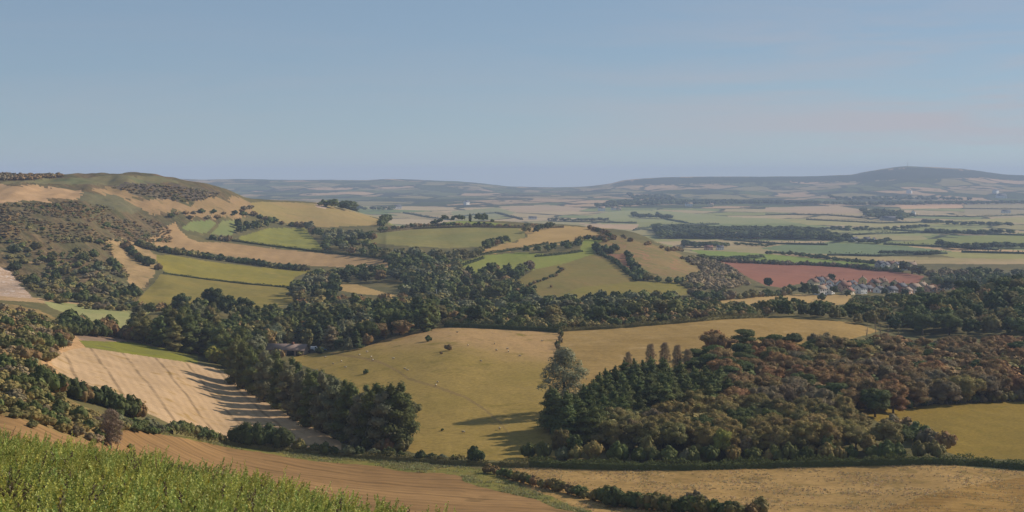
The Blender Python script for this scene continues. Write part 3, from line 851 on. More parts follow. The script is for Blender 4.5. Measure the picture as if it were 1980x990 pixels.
for (u, v, kd, h, t, w) in [(592, 676, 'broadleaf_tree', 11, 'olive', .9), (572, 672, 'broadleaf_tree', 11, 'golden-olive', .8), (640, 676, 'poplar_tree', 12, 'grey-brown', 1.9), (672, 680, 'broadleaf_tree', 8, 'grey-green', .75),
                        (690, 676, 'conifer_tree', 10, 'dark green', 1.3), (655, 680, 'broadleaf_tree', 7, 'dark green', 1), (710, 668, 'bush', 6, 'brown', .8), (520, 664, 'conifer_tree', 7, 'golden-olive', 1.0), (538, 660, 'conifer_tree', 6, 'olive', 1), (552, 662, 'conifer_tree', 7, 'golden-olive', 1),
                        (545, 691, 'bush', 3.4, 'brown', .9), (533, 690, 'bush', 4.2, 'olive', .9), (579, 688, 'bush', 2.6, 'olive', .9), (412, 702, 'bush', 8, 'yellow-green', .8), (428, 704, 'bush', 6, 'yellow-green', .7), (618, 684, 'bush', 3.5, 'dark green', 1), (500, 690, 'broadleaf_tree', 9, 'mid green', .9)]:
    x, y, z = ground_from(u, v, 560, 900); add_tree(kd, x, y, h, t, 'barn side', w)
# valley woods
VT = ['deep green', 'dark green', 'mid green', 'olive', 'grey-green']
wood('upper valley wood', [(592, 440), (640, 438), (735, 446), (700, 453), (680, 459), (720, 470), (800, 476), (860, 480), (920, 475), (975, 460), (984, 470), (936, 486), (930, 496), (890, 512), (880, 560), (790, 555), (765, 540), (742, 505), (700, 497), (628, 488), (625, 470), (605, 455)], 1150, 2050,
     [('broadleaf_tree', 8, (9, 13), VT, 1.15), ('broadleaf_tree', 1, (8, 11), ['brown', 'olive'], 1.1)], 13.5, 10)
for vp in ([(862, None, 1015), (1010, None, 1020), (1032, 588), (985, 556), (1034, 526), (960, 530), (890, 538), (850, None, 1235), (862, None, 1180)],
           [(556, None, 985), (556, 580), (600, 556), (640, 546), (652, 550), (640, None, 985)],
           [(600, None, 1130), (660, None, 1180), (770, None, 1190), (862, None, 1185), (862, None, 1262), (760, None, 1255), (660, None, 1245), (600, None, 1215)]):
    wood('valley wood', vp, 880, 1400,
     [('broadleaf_tree', 8, (9, 14), VT, 1.1), ('conifer_tree', 1, (10, 14), ['dark green', 'blue-green'], 1.2), ('broadleaf_tree', 1.2, (8, 12), ['brown', 'grey-brown'])], 12.5, 11)
wood('russet belt', [(585, None, 915), (700, None, 930), (862, None, 930), (862, None, 990), (700, None, 985), (590, None, 960)], 880, 1150,
     [('broadleaf_tree', 3, (9, 12), ['brown', 'rust-brown', 'golden-olive', 'olive'])], 11, 10)
wood('valley copse', [(772, None, 1000), (865, None, 995), (865, None, 1180), (795, None, 1180), (782, None, 1080)], 950, 1300, [('broadleaf_tree', 4, (10, 13), VT), ('conifer_tree', 1, (11, 14), ['blue-green'], 1.2)], 12, 11)
wood('strip wood', [(855, None, 752), (900, None, 742), (960, None, 740), (1085, None, 748), (1200, None, 756), (1310, None, 768), (1310, None, 1040), (1200, None, 1050), (1120, None, 1030), (1060, None, 1000), (1000, None, 1010), (930, None, 1000), (855, None, 990)], 770, 1100,
     [('broadleaf_tree', 6, (6.5, 11), ['olive', 'deep green', 'grey-green', 'mid green', 'dark green'], 1.1), ('bush', 4, (4, 7), ['olive', 'golden-olive', 'brown', 'dark green'])], 10.0, 7)
wood('strip wood', [(1310, None, 768), (1400, None, 780), (1482, None, 790), (1482, None, 850), (1400, None, 920), (1310, None, 1030)], 700, 1100, [('bush', 3, (2.5, 5), ['olive', 'deep green', 'golden-olive', 'dark green'], 1.1), ('broadleaf_tree', 1, (4.5, 6.5), ['deep green', 'olive'], 1.1)], 6.0, 4)
wood('strip wood', [(866, None, 738), (1085, None, 734), (1300, None, 750), (1478, None, 777), (1478, None, 802), (1300, None, 778), (1085, None, 762), (866, None, 768)], 700, 1100, [('bush', 1, (2.4, 4.6), ['olive', 'golden-olive', 'deep green', 'brown', 'olive'], 1.1)], 4.2, 3)
wood('hilltop wood', [(1476, None, 778), (1600, None, 782), (1700, None, 778), (1760, None, 776), (1760, None, 850), (1700, None, 850), (1600, None, 845), (1520, None, 845), (1476, None, 820)], 770, 1000,
     [('broadleaf_tree', 8, (6.5, 10.5), ['deep green', 'olive', 'mid green', 'dark green', 'deep green'], 1.05), ('broadleaf_tree', 1.2, (5.5, 8), ['golden-olive', 'brown'])], 10.0, 12)
wood('hilltop wood', [(1760, None, 776), (1800, None, 772), (1985, None, 772), (2060, None, 772), (2060, None, 935), (1985, None, 925), (1900, None, 905), (1800, None, 880), (1760, None, 860)], 770, 1000,
     [('broadleaf_tree', 8, (10, 14), ['deep green', 'olive', 'mid green', 'dark green', 'deep green'], 1.05), ('broadleaf_tree', 1.2, (9, 12), ['golden-olive', 'brown'])], 10.0, 12)
for (u, v, h, w) in [(1855, 560, 13, .8), (1925, 545, 11, 1.1)]:
    x, y, z = ground_from(u, v, 860, 1000, 10); add_tree('pine_tree', x, y, h, 'dark green', 'hilltop wood', w)
# the brown wood, the conifers and the olive wood
wood('brown wood', [(1380, 668), (1440, 648), (1520, 638), (1600, 642), (1700, 638), (1780, 648), (1900, 644), (1985, 642), (2060, 640), (2060, 772), (1985, 774), (1850, 780), (1720, 800), (1640, 832), (1560, 822), (1480, 812), (1420, 805), (1400, 760), (1390, 700)], 480, 790,
     [('broadleaf_tree', 4, (9, 12.5), ['rust-brown', 'brown', 'brown', 'grey-brown'], 1.3), ('broadleaf_tree', 1.6, (8.5, 11.5), ['deep green', 'olive', 'golden-olive'], 1.3), ('pine_tree', .4, (9.5, 12), ['dark green'], 1.2)], 8.6, 10.5)
for (u, v, h) in [(1352, 690, 11), (1385, 690, 12), (1365, 708, 12), (1395, 715, 12), (1440, 660, 13), (1430, 690, 12), (1340, 715, 10), (1410, 730, 11), (1490, 668, 12), (1535, 670, 12), (1580, 672, 11), (1510, 690, 11), (1660, 680, 11)]:
    x, y, z = ground_from(u, v, 480, 780, h); add_tree('pine_tree', x, y, h, random.choice(['dark green', 'deep green']), 'pine stand', 1.15)
wood('conifer block', [(1066, 790), (1085, 768), (1110, 752), (1160, 722), (1200, 696), (1240, 690), (1290, 690), (1330, 700), (1395, 706), (1412, 735), (1414, 806), (1350, 812), (1270, 825), (1200, 846), (1150, 868), (1095, 866), (1066, 830)], 430, 700,
     [('conifer_tree', 8, (11, 15), ['dark green', 'deep green', 'mid green', 'deep green'], 1.2)], 5.2, 12)
wood('olive wood', [(1152, 815), (1200, 780), (1280, 762), (1350, 754), (1450, 756), (1550, 764), (1640, 785), (1700, 804), (1735, 828), (1750, 870), (1600, 884), (1500, 886), (1400, 886), (1300, 884), (1200, 880), (1160, 872)], 420, 560,
     [('broadleaf_tree', 6, (8.5, 11), ['golden-olive', 'golden-olive', 'olive', 'olive'], 1.15), ('broadleaf_tree', .8, (8, 10), ['deep green', 'grey-brown'], 1.1)], 6.3, 9)
x, y, z = ground_from(1092, 800, 430, 700); BIGTREE = (x, y, z)
row('lower tree line', [(1028, 886), (1090, 889), (1200, 892), (1350, 894), (1450, 893), (1560, 890), (1650, 888), (1740, 886), (1850, 886)], 380, 520, 'bush', (4.0, 6.0), ['olive', 'deep green', 'mid green', 'golden-olive', 'grey-green'], 4.2, .75)
for (u, v, h, t) in [(1085, 884, 9, 'olive'), (1110, 886, 7.5, 'deep green'), (1250, 888, 8, 'olive'), (1395, 886, 9.5, 'yellow-green'), (1440, 886, 7, 'grey-brown'), (1550, 884, 7, 'olive'), (1600, 884, 7, 'mid green'), (1680, 884, 7, 'golden-olive')]:
    x, y, z = ground_from(u, v, 380, 560); add_tree('broadleaf_tree', x, y, h, t, 'lower tree line', .8)
row('wood edge scrub', [(1730, 838), (1780, 858), (1830, 872), (1860, 880)], 380, 560, 'bush', (5, 7.5), ['brown', 'grey-brown', 'deep green', 'rust-brown'], 3.6, .8)
row('paddock edge', [(1640, 790), (1700, 790), (1800, 783), (1900, 778), (1990, 774)], 430, 600, 'bush', (2.5, 5), ['brown', 'dark green', 'grey-brown', 'olive'], 4.5, .9)
# bushes of the lower hedges
row('ragged hedge', [(330, 836), (380, 846), (440, 858), (520, 869), (600, 876), (700, 884), (780, 888), (860, 893), (940, 898)], 350, 520, 'bush', (2.4, 4.4), ['dark green', 'deep green', 'olive', 'mid green', 'grey-green'], 3.4, .85)
for (u, v, h, t, w) in [(470, 862, 7.5, 'dark green', .8), (495, 866, 8, 'dark green', .7), (520, 868, 8, 'dark green', .8), (548, 872, 7.5, 'dark green', .75), (920, 896, 5.5, 'dark green', .8), (382, 848, 4, 'dark green', 1), (395, 850, 4, 'dark green', 1), (752, 874, 4.5, 'rust-brown', .8), (735, 874, 4, 'brown', .8), (775, 874, 4.5, 'olive', .9)]:
    x, y, z = ground_from(u, v, 350, 520); add_tree('bush', x, y, h, t, 'ragged hedge', w)
row('lane bushes', [(948, 915), (1000, 930), (1060, 945), (1120, 960), (1165, 972)], 250, 460, 'bush', (2.2, 3.4), ['olive', 'golden-olive', 'brown', 'deep green'], 2.6, .95)
row('lane bushes', [(1165, 970), (1195, 976), (1240, 984), (1300, 990), (1370, 996), (1440, 1002)], 250, 460, 'bush', (3.2, 4.8), ['dark green', 'deep green', 'olive', 'dark green'], 2.0, .95)
for (u, v, h, t) in [(1185, 980, 5.2, 'dark green'), (1345, 985, 4.6, 'grey-brown'), (1470, 998, 4.6, 'olive'), (1455, 1000, 3.5, 'brown')]:
    x, y, z = ground_from(u, v, 250, 460); add_tree('bush', x, y, h, t, 'lane bushes', .8)
# left slope scrub
SCR = ['olive', 'deep green', 'golden-olive', 'grey-brown', 'mid green', 'brown']
wood('near slope scrub', [(-40, 690), (60, 690), (100, 705), (74, 725), (82, 748), (150, 780), (225, 806), (240, 830), (205, 858), (150, 848), (60, 814), (-40, 798)], 230, 480,
     [('bush', 4, (1.2, 2.6), ['olive', 'golden-olive', 'grey-brown', 'tan', 'brown'], 1.2), ('bush', 1.2, (2.2, 3.6), ['deep green', 'olive', 'mid green', 'grey-green'], .95)], 3.3, 2)
row('dark thicket', [(82, 752), (120, 764), (160, 776), (200, 786), (235, 800), (270, 812), (300, 822)], 300, 560, 'bush', (4.6, 6.6), ['dark green', 'dark green', 'brown', 'deep green'], 2.4, .8)
wood('lower slope scrub', [(228, 802), (300, 812), (350, 832), (300, 841), (236, 832)], 300, 520, [('bush', 1, (1.5, 3.2), ['olive', 'dark green', 'grey-green', 'deep green'], 1.1)], 2.4, 2)
wood('middle slope scrub', [(-40, 585), (20, 588), (75, 600), (128, 625), (140, 660), (128, 680), (90, 700), (40, 702), (-40, 700)], 330, 760,
     [('bush', 4, (1.6, 4), ['brown', 'grey-brown', 'golden-olive', 'tan', 'brown', 'olive'], 1.2), ('bush', 1, (3.5, 5.5), ['deep green', 'olive', 'brown'], .95)], 6.2, 3)
row('crop strip hedge', [(120, 645), (180, 650), (225, 652), (285, 665), (335, 672), (388, 688)], 500, 900, 'bush', (5, 8), ['dark green', 'olive', 'brown', 'deep green', 'grey-brown'], 5.0, .9)
wood('pale field thicket', [(130, 625), (150, 612), (195, 620), (215, 640), (200, 652), (150, 648)], 520, 900, [('bush', 1, (6, 9), ['dark green', 'brown', 'deep green'], .9)], 6, 6)
wood('hillside thicket', [(30, 465), (120, 455), (200, 462), (235, 510), (264, 570), (250, 602), (160, 598), (80, 578), (45, 550), (10, 510)], 700, 1300,
     [('bush', 7, (1.8, 4.6), ['golden-olive', 'olive', 'grey-brown', 'olive', 'grey-green', 'mid green', 'olive'], 1.4), ('bush', 1, (4.5, 8), ['deep green', 'dark green', 'olive'], .9)], 7.0, 3, 900, (55, -.35))
wood('hillside thicket', [(258, 600), (275, 582), (330, 592), (332, 606), (290, 612)], 700, 1100, [('broadleaf_tree', 1, (6, 9), ['brown', 'olive', 'deep green'])], 8, 7)
wood('hillside scrub', [(-40, 398), (140, 388), (230, 402), (330, 440), (330, 470), (215, 466), (215, 500), (250, 540), (200, 470), (30, 470), (-40, 470)], 900, 1700,
     [('bush', 8, (.8, 1.8), ['brown', 'grey-brown', 'olive', 'brown', 'grey-brown'], 2.5), ('bush', 1, (1.8, 3.2), ['deep green', 'olive', 'brown'], 1.3)], 4.4, 1, 5200, (60, -.55))
wood('heather scrub', [(215, 364), (260, 354), (330, 358), (425, 372), (412, 384), (350, 390), (300, 383)], 1200, 1800, [('bush', 1, (1.4, 2.6), ['grey-brown', 'grey-brown', 'brown', 'olive'], 2.2)], 6.5, 1.5, 900)
wood('hilltop thicket', [(-40, 350), (-40, 334), (0, 332), (60, 333), (108, 335), (114, 343), (60, 348)], 1300, 1800, [('bush', 1, (4, 6), ['brown', 'grey-brown', 'brown'], 1.3)], 7, 5, 300)
row('combe bushes', [(240, 478), (268, 505), (300, 520), (330, 528)], 900, 1500, 'bush', (5, 9), ['dark green', 'brown', 'deep green'], 8, .9)
row('combe hedge', [(268, 476), (300, 484), (340, 492), (400, 500), (470, 510), (540, 519), (600, 524)], 1000, 1700, 'bush', (4.5, 7), ['dark green', 'deep green', 'olive'], 4.6, 1.15)
wood('combe copse', [(458, 432), (480, 422), (520, 424), (525, 436), (500, 446), (462, 452)], 1200, 1900, [('broadleaf_tree', 1, (9, 12), ['dark green', 'deep green', 'olive'])], 12, 9)
row('combe copse', [(405, 463), (430, 466), (460, 468)], 1200, 1900, 'bush', (5, 7), ['brown', 'dark green', 'grey-brown'], 8)
wood('hillside spots', [(330, 408), (440, 405), (490, 400), (470, 420), (400, 424), (330, 424)], 1300, 2000, [('bush', 1, (2.5, 6), ['dark green', 'brown', 'deep green', 'grey-brown'], 1.3)], 15, 2)
row('spur hedge', [(490, 418), (530, 430), (560, 437), (600, 440)], 1400, 2100, 'bush', (4, 7.5), ['dark green', 'brown', 'deep green'], 7, 1.2)
for (u, v, h) in [(618, 397, 5), (624, 396, 7.5), (631, 399, 4)]:
    x, y, z = ground_from(u, v, 1500, 2060); add_tree('bush', x, y, h, 'deep green', 'spur trees', 1.0)
row('ridge hedge', [(735, 447), (770, 443), (820, 438), (900, 437), (960, 439), (1010, 440), (1060, 438)], 1500, 2200, 'bush', (3, 5.5), ['brown', 'dark green', 'deep green', 'grey-brown'], 5.5, 1.3)
row('ridge trees', [(738, 440), (745, 430), (752, 426)], 1500, 2200, 'broadleaf_tree', (10, 13), ['deep green'], 16)
for (u, h, k) in [(836, 5, 'bush'), (842, 6, 'bush'), (848, 6, 'broadleaf_tree'), (853, 7, 'broadleaf_tree'), (859, 11, 'pine_tree'), (864, 9, 'pine_tree'), (876, 8, 'broadleaf_tree'), (882, 9, 'pine_tree'), (889, 9, 'broadleaf_tree'), (895, 8, 'broadleaf_tree'), (909, 11, 'poplar_tree'), (926, 12, 'broadleaf_tree'), (932, 11, 'broadleaf_tree'), (938, 12, 'broadleaf_tree'), (952, 4, 'bush')]:
    x, y, z = ground_from(u, 429 if u > 900 else 426, 1500, 1950); add_tree(k, x, y, h, random.choice(['dark green', 'deep green']), 'skyline trees', 1.0)
wood('knoll copse', [(1015, 490), (1028, 476), (1060, 466), (1100, 461), (1124, 470), (1112, 483), (1060, 490)], 1250, 2000, [('broadleaf_tree', 1, (7, 10), ['deep green', 'dark green', 'olive'])], 11, 8)
wood('knoll top copse', [(1012, 452), (1020, 432), (1055, 430), (1068, 442), (1040, 452)], 1400, 2000, [('broadleaf_tree', 1, (7, 10), ['dark green', 'olive'])], 12, 8)
row('knoll hedge', [(1140, 443), (1170, 452), (1185, 462), (1170, 468), (1120, 462)], 1400, 2000, 'bush', (4, 6), ['dark green', 'brown'], 8)
wood('knoll hollow', [(1155, 490), (1152, 476), (1165, 472), (1190, 484), (1180, 492)], 1200, 2000, [('bush', 1, (5, 8), ['dark green', 'grey-brown'])], 9, 6)
row('plot hedge', [(1160, 492), (1190, 508), (1215, 530), (1234, 546)], 1100, 2000, 'bush', (3, 5), ['dark green', 'deep green'], 7)
wood('plot hedge', [(1212, 492), (1226, 500), (1250, 526), (1312, 543), (1315, 550), (1235, 543), (1222, 520)], 1050, 2000, [('bush', 1, (5, 8), ['dark green', 'deep green', 'olive'])], 9, 6)
wood('knoll slope scrub', [(1312, 490), (1380, 500), (1428, 522), (1448, 552), (1390, 562), (1325, 558), (1312, 545), (1335, 532), (1365, 520)], 1050, 1900,
     [('bush', 3, (3, 5.5), ['grey-brown', 'olive', 'grey-brown', 'tan'], 1.3)], 8, 4)
wood('knoll crest scrub', [(1200, 458), (1260, 466), (1320, 486), (1290, 486), (1230, 472)], 1200, 2000, [('bush', 1, (3, 6), ['grey-brown', 'brown'], 1.1)], 14, 4)
wood('village edge', [(1640, None, 900), (1770, None, 880), (1800, None, 950), (1790, None, 1150), (1720, None, 1190), (1655, None, 1170)], 800, 1250, [('broadleaf_tree', 2, (4.5, 7.5), ['deep green', 'olive', 'mid green', 'dark green'], 1.2), ('bush', 1, (3, 5), ['olive', 'golden-olive'], 1.2)], 8.5, 5)
wood('lane thicket', [(1335, 572), (1380, 557), (1430, 561), (1480, 565), (1530, 566), (1510, 573), (1440, 577), (1370, 585)], 1000, 1500, [('bush', 3, (4, 8), ['deep green', 'dark green', 'grey-brown', 'olive'], 1.0)], 9, 6)
row('knoll wall hedge', [(1002, 560), (1040, 546), (1074, 534), (1090, 522), (1075, 516)], 1000, 1900, 'bush', (1.8, 3), ['brown', 'dark green'], 6)
for (u, v, h, t, wd) in [(828, 660, 3.0, 'dark green', 'pasture bushes'), (868, 678, 3.0, 'brown', 'pasture bushes'), (708, 723, 2.2, 'deep green', 'pasture bushes'), (800, 802, 4.6, 'olive', 'pasture bushes'), (853, 685, 1.2, 'brown', 'pasture bushes'), (855, 833, .9, 'dark green', 'pasture bushes'), (62, 828, 1.8, 'olive', 'field bush'), (252, 868, 1.2, 'olive', 'field bush'), (1066, 556, 2.5, 'brown', 'knoll bush')]:
    x, y, z = ground_from(u, v, 200, 1500); add_tree('bush', x, y, h, t, wd, .9)
row('dividing bushes', [(1085, 646), (1081, 660), (1077, 678)], 500, 800, 'bush', (2, 3.6), ['grey-brown', 'olive', 'dark green'], 6, .6)
# red field hedges and village trees
row('red field hedge', [(1395, 506), (1450, 509), (1540, 513), (1640, 517), (1740, 526)], 1300, 2600, 'bush', (4, 7), ['deep green', 'grey-brown', 'dark green'], 6, 1.3)
row('green strip hedge', [(1480, 491), (1540, 494), (1600, 502), (1650, 507), (1712, 513)], 1400, 2800, 'bush', (4, 7), ['dark green', 'deep green'], 10, 1.1)
wood('village trees', [(1738, 522), (1800, 516), (1900, 512), (1990, 516), (1990, 560), (1900, 560), (1850, 566), (1815, 562), (1800, 542)], 1250, 2300,
     [('broadleaf_tree', 5, (9, 14), ['deep green', 'grey-green', 'dark green', 'grey-brown'])], 15, 11)
for (u, v, h, k) in [(1556, 572, 13, 'broadleaf_tree'), (1574, 572, 11, 'broadleaf_tree'), (1607, 549, 11, 'broadleaf_tree'), (1612, 570, 9, 'broadleaf_tree'), (1690, 560, 8, 'broadleaf_tree'), (1724, 560, 8, 'broadleaf_tree'), (1655, 560, 6, 'bush'), (1485, 556, 10, 'broadleaf_tree'), (1815, 565, 16, 'pine_tree'), (1835, 565, 15, 'pine_tree'), (1765, 562, 8, 'bush'), (1640, 574, 7, 'broadleaf_tree'), (1590, 580, 6, 'bush'), (1710, 572, 8, 'broadleaf_tree'), (1750, 574, 8, 'broadleaf_tree'), (1780, 572, 9, 'broadleaf_tree')]:
    x, y, z = ground_from(u, v, 1150, 1900); add_tree(k, x, y, h, random.choice(['deep green', 'dark green', 'blue-green']), 'village trees')
# far woods of the plain: one mass
FARW = 'far plain woods'
for poly, h, sp in [([(1268, 442), (1300, 434), (1400, 436), (1560, 437), (1640, 456), (1640, 466), (1500, 463), (1400, 462), (1280, 462)], 14, 20),
                    ([(1325, 474), (1345, 468), (1405, 470), (1405, 478), (1330, 479)], 9, 13), ([(1225, 416), (1262, 414), (1300, 424), (1230, 422)], 12, 28),
                    ([(1620, 464), (1720, 468), (1700, 472), (1625, 469)], 8, 18), ([(1668, 408), (1700, 402), (1760, 410), (1765, 420), (1740, 427), (1680, 422)], 15, 45),
                    ([(1775, 430), (1850, 428), (1960, 438), (1850, 436)], 10, 26), ([(1790, 451), (1850, 447), (1960, 447), (1960, 453), (1860, 454)], 10, 22),
                    ([(1810, 474), (1880, 472), (1985, 470), (1985, 481), (1850, 483)], 11, 19), ([(1700, 492), (1760, 488), (1820, 490), (1800, 494)], 6, 14),
                    ([(1180, 386), (1300, 384), (1480, 386), (1650, 390), (1750, 388), (1985, 388), (1985, 395), (1700, 398), (1480, 395), (1300, 396), (1150, 402)], 15, 42),
                    ([(1215, 376), (1290, 374), (1300, 386), (1230, 388)], 15, 60), ([(640, 402), (760, 404), (755, 408), (650, 407)], 14, 45),
                    ([(1600, 380), (1760, 376), (1880, 382), (1880, 388), (1620, 388)], 15, 60), ([(1130, 424), (1180, 427), (1100, 429), (1060, 426)], 8, 26),
                    ([(1780, 437), (1800, 440), (1720, 446), (1640, 447)], 8, 22), ([(1500, 441), (1640, 436), (1690, 442), (1640, 446), (1540, 446)], 7, 24),
                    ([(1340, 500), (1400, 495), (1480, 500), (1400, 506)], 6, 12), ([(1420, 470), (1500, 474), (1480, 478), (1420, 474)], 5, 16)]:
    wood(FARW, poly, 1700, 9000, [('broadleaf_tree', 1, (h * .8, h * 1.15), ['deep green', 'dark green', 'blue-green'], 2.0)], sp * .72, h * .8, 700)

# --- what the picture can show of each tree
PW, PH = 990, 495
cov = np.zeros((PH, PW), bool)
for t in sorted(TREES, key=lambda t: t['y']):
    s = F / t['y'] * 0.5
    u = (UC + F * t['x'] / t['y']) * 0.5; vb = (V0 - F * t['z'] / t['y']) * 0.5
    hh = t['h'] * s; ww = {'broadleaf_tree': .44, 'bush': .62, 'poplar_tree': .19, 'conifer_tree': .22, 'pine_tree': .36}[t['kind']] * hh * t['w']
    i = min(max(np.searchsorted(U, u * 2), 0), NU - 1); j = min(np.searchsorted(Y, t['y']), NY - 1)
    lim = RUNMIN[i, max(j - 1, 0)] * 0.5
    y0, y1 = int(max(0, vb - hh)), int(min(PH, min(vb, lim) + 1)); x0, x1 = int(max(0, u - ww)), int(min(PW, u + ww + 1))
    t['px'] = 0
    if y1 > y0 and x1 > x0:
        sub = cov[y0:y1, x0:x1]; t['px'] = int((~sub).sum()); 
        yy, xx = np.mgrid[y0:y1, x0:x1]
        cov[y0:y1, x0:x1] |= (((xx + .5 - u) / max(ww, .5)) ** 2 + ((yy + .5 - (vb - hh * .5)) / max(hh * .5, .5)) ** 2) < 0.92
    t['u'], t['v'] = u * 2, vb * 2
    t['size'] = hh * ww
LIMIT = {'broadleaf_tree': 290, 'bush': 290, 'poplar_tree': 200, 'conifer_tree': 200, 'pine_tree': 100}
kept, mass = [], []
cnt = {}
for t in sorted(TREES, key=lambda t: -t['px']):
    inframe = -15 < t['u'] < 1995
    if t['wood'] == FARW or t['px'] < 4 or not inframe:
        mass.append(t); continue
    c = cnt.get(t['kind'], 0)
    if c < LIMIT[t['kind']]:
        cnt[t['kind']] = c + 1; kept.append(t)
    else:
        mass.append(t)
print('TREES kept', cnt, 'mass', len(mass))

ORD = ['first', 'second', 'third', 'fourth', 'fifth', 'sixth', 'seventh', 'eighth', 'ninth', 'tenth', 'eleventh', 'twelfth', 'thirteenth', 'fourteenth', 'fifteenth', 'sixteenth', 'seventeenth', 'eighteenth', 'nineteenth', 'twentieth']
TENS = {2: 'twenty', 3: 'thirty', 4: 'forty', 5: 'fifty'}
ordw = lambda i: ORD[i] if i < 20 else ((TENS[(i + 1) // 10] + '-' + ORD[(i + 1) % 10 - 1]) if (i + 1) % 10 else {2: 'twentieth', 3: 'thirtieth', 4: 'fortieth', 5: 'fiftieth'}[(i + 1) // 10])
PHRASE = {  # where a wood is: (phrase, row phrase)
    'poplar row front': 'in the front poplar row by stubble', 'poplar row back': 'in the rear poplar row by pasture', 'poplar row head': 'heading the poplar row by the barn', 'left plantation': 'in the plantation past the crop strip',
    'barn wood': 'in the wood behind the barn', 'barn side': 'beside the long barn', 'upper valley wood': 'in the wood up the valley', 'valley wood': 'in the wood round the white house',
    'russet belt': 'in the russet belt above the barn', 'valley copse': 'in the copse by the clearing', 'strip wood': 'in the wood strip below the knoll', 'hilltop wood': 'on the wooded rise before the village',
    'brown wood': 'in the big brown wood', 'pine stand': 'among the pines of the brown wood', 'conifer block': 'in the dark conifer block', 'olive wood': 'in the olive wood above the lane',
    'lower tree line': 'in the tree line behind the long hedge', 'wood edge scrub': 'on the slope down from the olive wood', 'paddock edge': 'along the top of the yellow-green field', 'ragged hedge': 'in the ragged hedge under the poplars',
    'lane bushes': 'along the lane below the dry field', 'near slope scrub': 'on the slope above the gorse', 'dark thicket': 'in the dark thicket by the stubble', 'lower slope scrub': 'in the low scrub under the stubble', 'middle slope scrub': 'on the slope above the headland',
    'crop strip hedge': 'behind the green crop strip', 'pale field thicket': 'in the thicket under the pale pasture', 'hillside thicket': 'in the thicket over the pale pasture', 'hillside scrub': 'on the open brown hillside',
    'heather scrub': 'on the dark heather patch', 'hilltop thicket': 'in the brown thicket on the hilltop', 'combe bushes': 'on the tan slope of the combe', 'combe hedge': 'in the hedge under the tan stubble', 'combe copse': 'in the copse between combe fields',
    'hillside spots': 'on the tan grass below the crest', 'spur hedge': 'in the hedge under the spur field', 'spur trees': 'beside the small chalk pit', 'ridge hedge': 'in the hedge over the olive field',
    'ridge trees': 'at the end of the ridge field', 'skyline trees': 'on the green ridge edge', 'knoll copse': 'in the copse on the knoll', 'knoll top copse': 'on top of the knoll', 'knoll hedge': 'in the hedge over the knoll',
    'knoll hollow': 'in the hollow of the knoll', 'plot hedge': 'in the hedge round the red plot', 'knoll slope scrub': 'on the rough end of the knoll', 'knoll crest scrub': 'on the crest line of the knoll', 'lane thicket': 'in the thicket by the village field',
    'knoll wall hedge': 'in the thin hedge across the knoll', 'pasture bushes': 'standing in the sheep pasture', 'field bush': 'in the bare harvested field', 'knoll bush': 'on the knoll pasture', 'dividing bushes': 'between sheep pasture and dry hill pasture', 'red field hedge': 'in the hedge over the red field',
    'green strip hedge': 'in the hedge over the green strip', 'village trees': 'among the village houses', 'village edge': 'below the village front'}
KINDW = {'broadleaf_tree': 'tree', 'bush': 'bush', 'poplar_tree': 'poplar', 'conifer_tree': 'conifer', 'pine_tree': 'pine'}
ROWW = ['front row', 'second row', 'third row', 'fourth row', 'fifth row', 'sixth row', 'seventh row', 'eighth row', 'ninth row', 'tenth row', 'eleventh row', 'twelfth row']
bywood = {}
for t in kept: bywood.setdefault((t['wood'], t['kind']), []).append(t)
for (wd, kd), ts in bywood.items():
    ts.sort(key=lambda t: t['y'])
    nrow = max(1, min(12, int(math.ceil(len(ts) / 14.0))))
    if len(ts) <= 16: nrow = 1
    per = int(math.ceil(len(ts) / nrow))
    for q in range(nrow):
        sub = sorted(ts[q * per:(q + 1) * per], key=lambda t: t['u'])
        tot = len(sub)
        for i, t in enumerate(sub):
            lead = f"{t['tint']} {KINDW[kd]} {PHRASE[wd]}"
            if len(ts) == 1: t['label'] = lead
            elif nrow == 1: t['label'] = f"{lead}, {ordw(i)} {KINDW[kd]} from left"
            else: t['label'] = f"{lead}, {ordw(i)} from left, {ROWW[q]}"
for t in kept:
    far = t['size'] < 260
    q = random.randrange(NVAR)
    lod = 'far' if far else 'near'
    sq = random.uniform(.92, 1.1)
    rz = random.uniform(0, 6.28)
    tint = np.array(TINT[t['tint']]) * random.uniform(.82, 1.2)
    colr = (*[float(c) for c in tint * np.array([random.uniform(.93, 1.07), 1, random.uniform(.93, 1.07)])], 1)
    root = link(t['kind'], None)
    root.location = (t['x'], t['y'], t['z']); root.rotation_euler = (random.uniform(-.04, .04), random.uniform(-.04, .04), rz)
    root.scale = (t['h'] * t['w'] * sq, t['h'] * t['w'] / sq, t['h'])
    tag(root, t['label'], 'bush' if t['kind'] == 'bush' else 'tree', {'bush': 'bushes', 'poplar_tree': 'poplars', 'conifer_tree': 'conifers', 'pine_tree': 'pines', 'broadleaf_tree': 'trees'}[t['kind']] + ' ' + PHRASE[t['wood']])
    cr = link('crown', PROTO[t['kind'], lod, q], root); cr.color = colr
    if not far:
        link('trunk', PROTO[t['kind'], 'trunk', q], root)

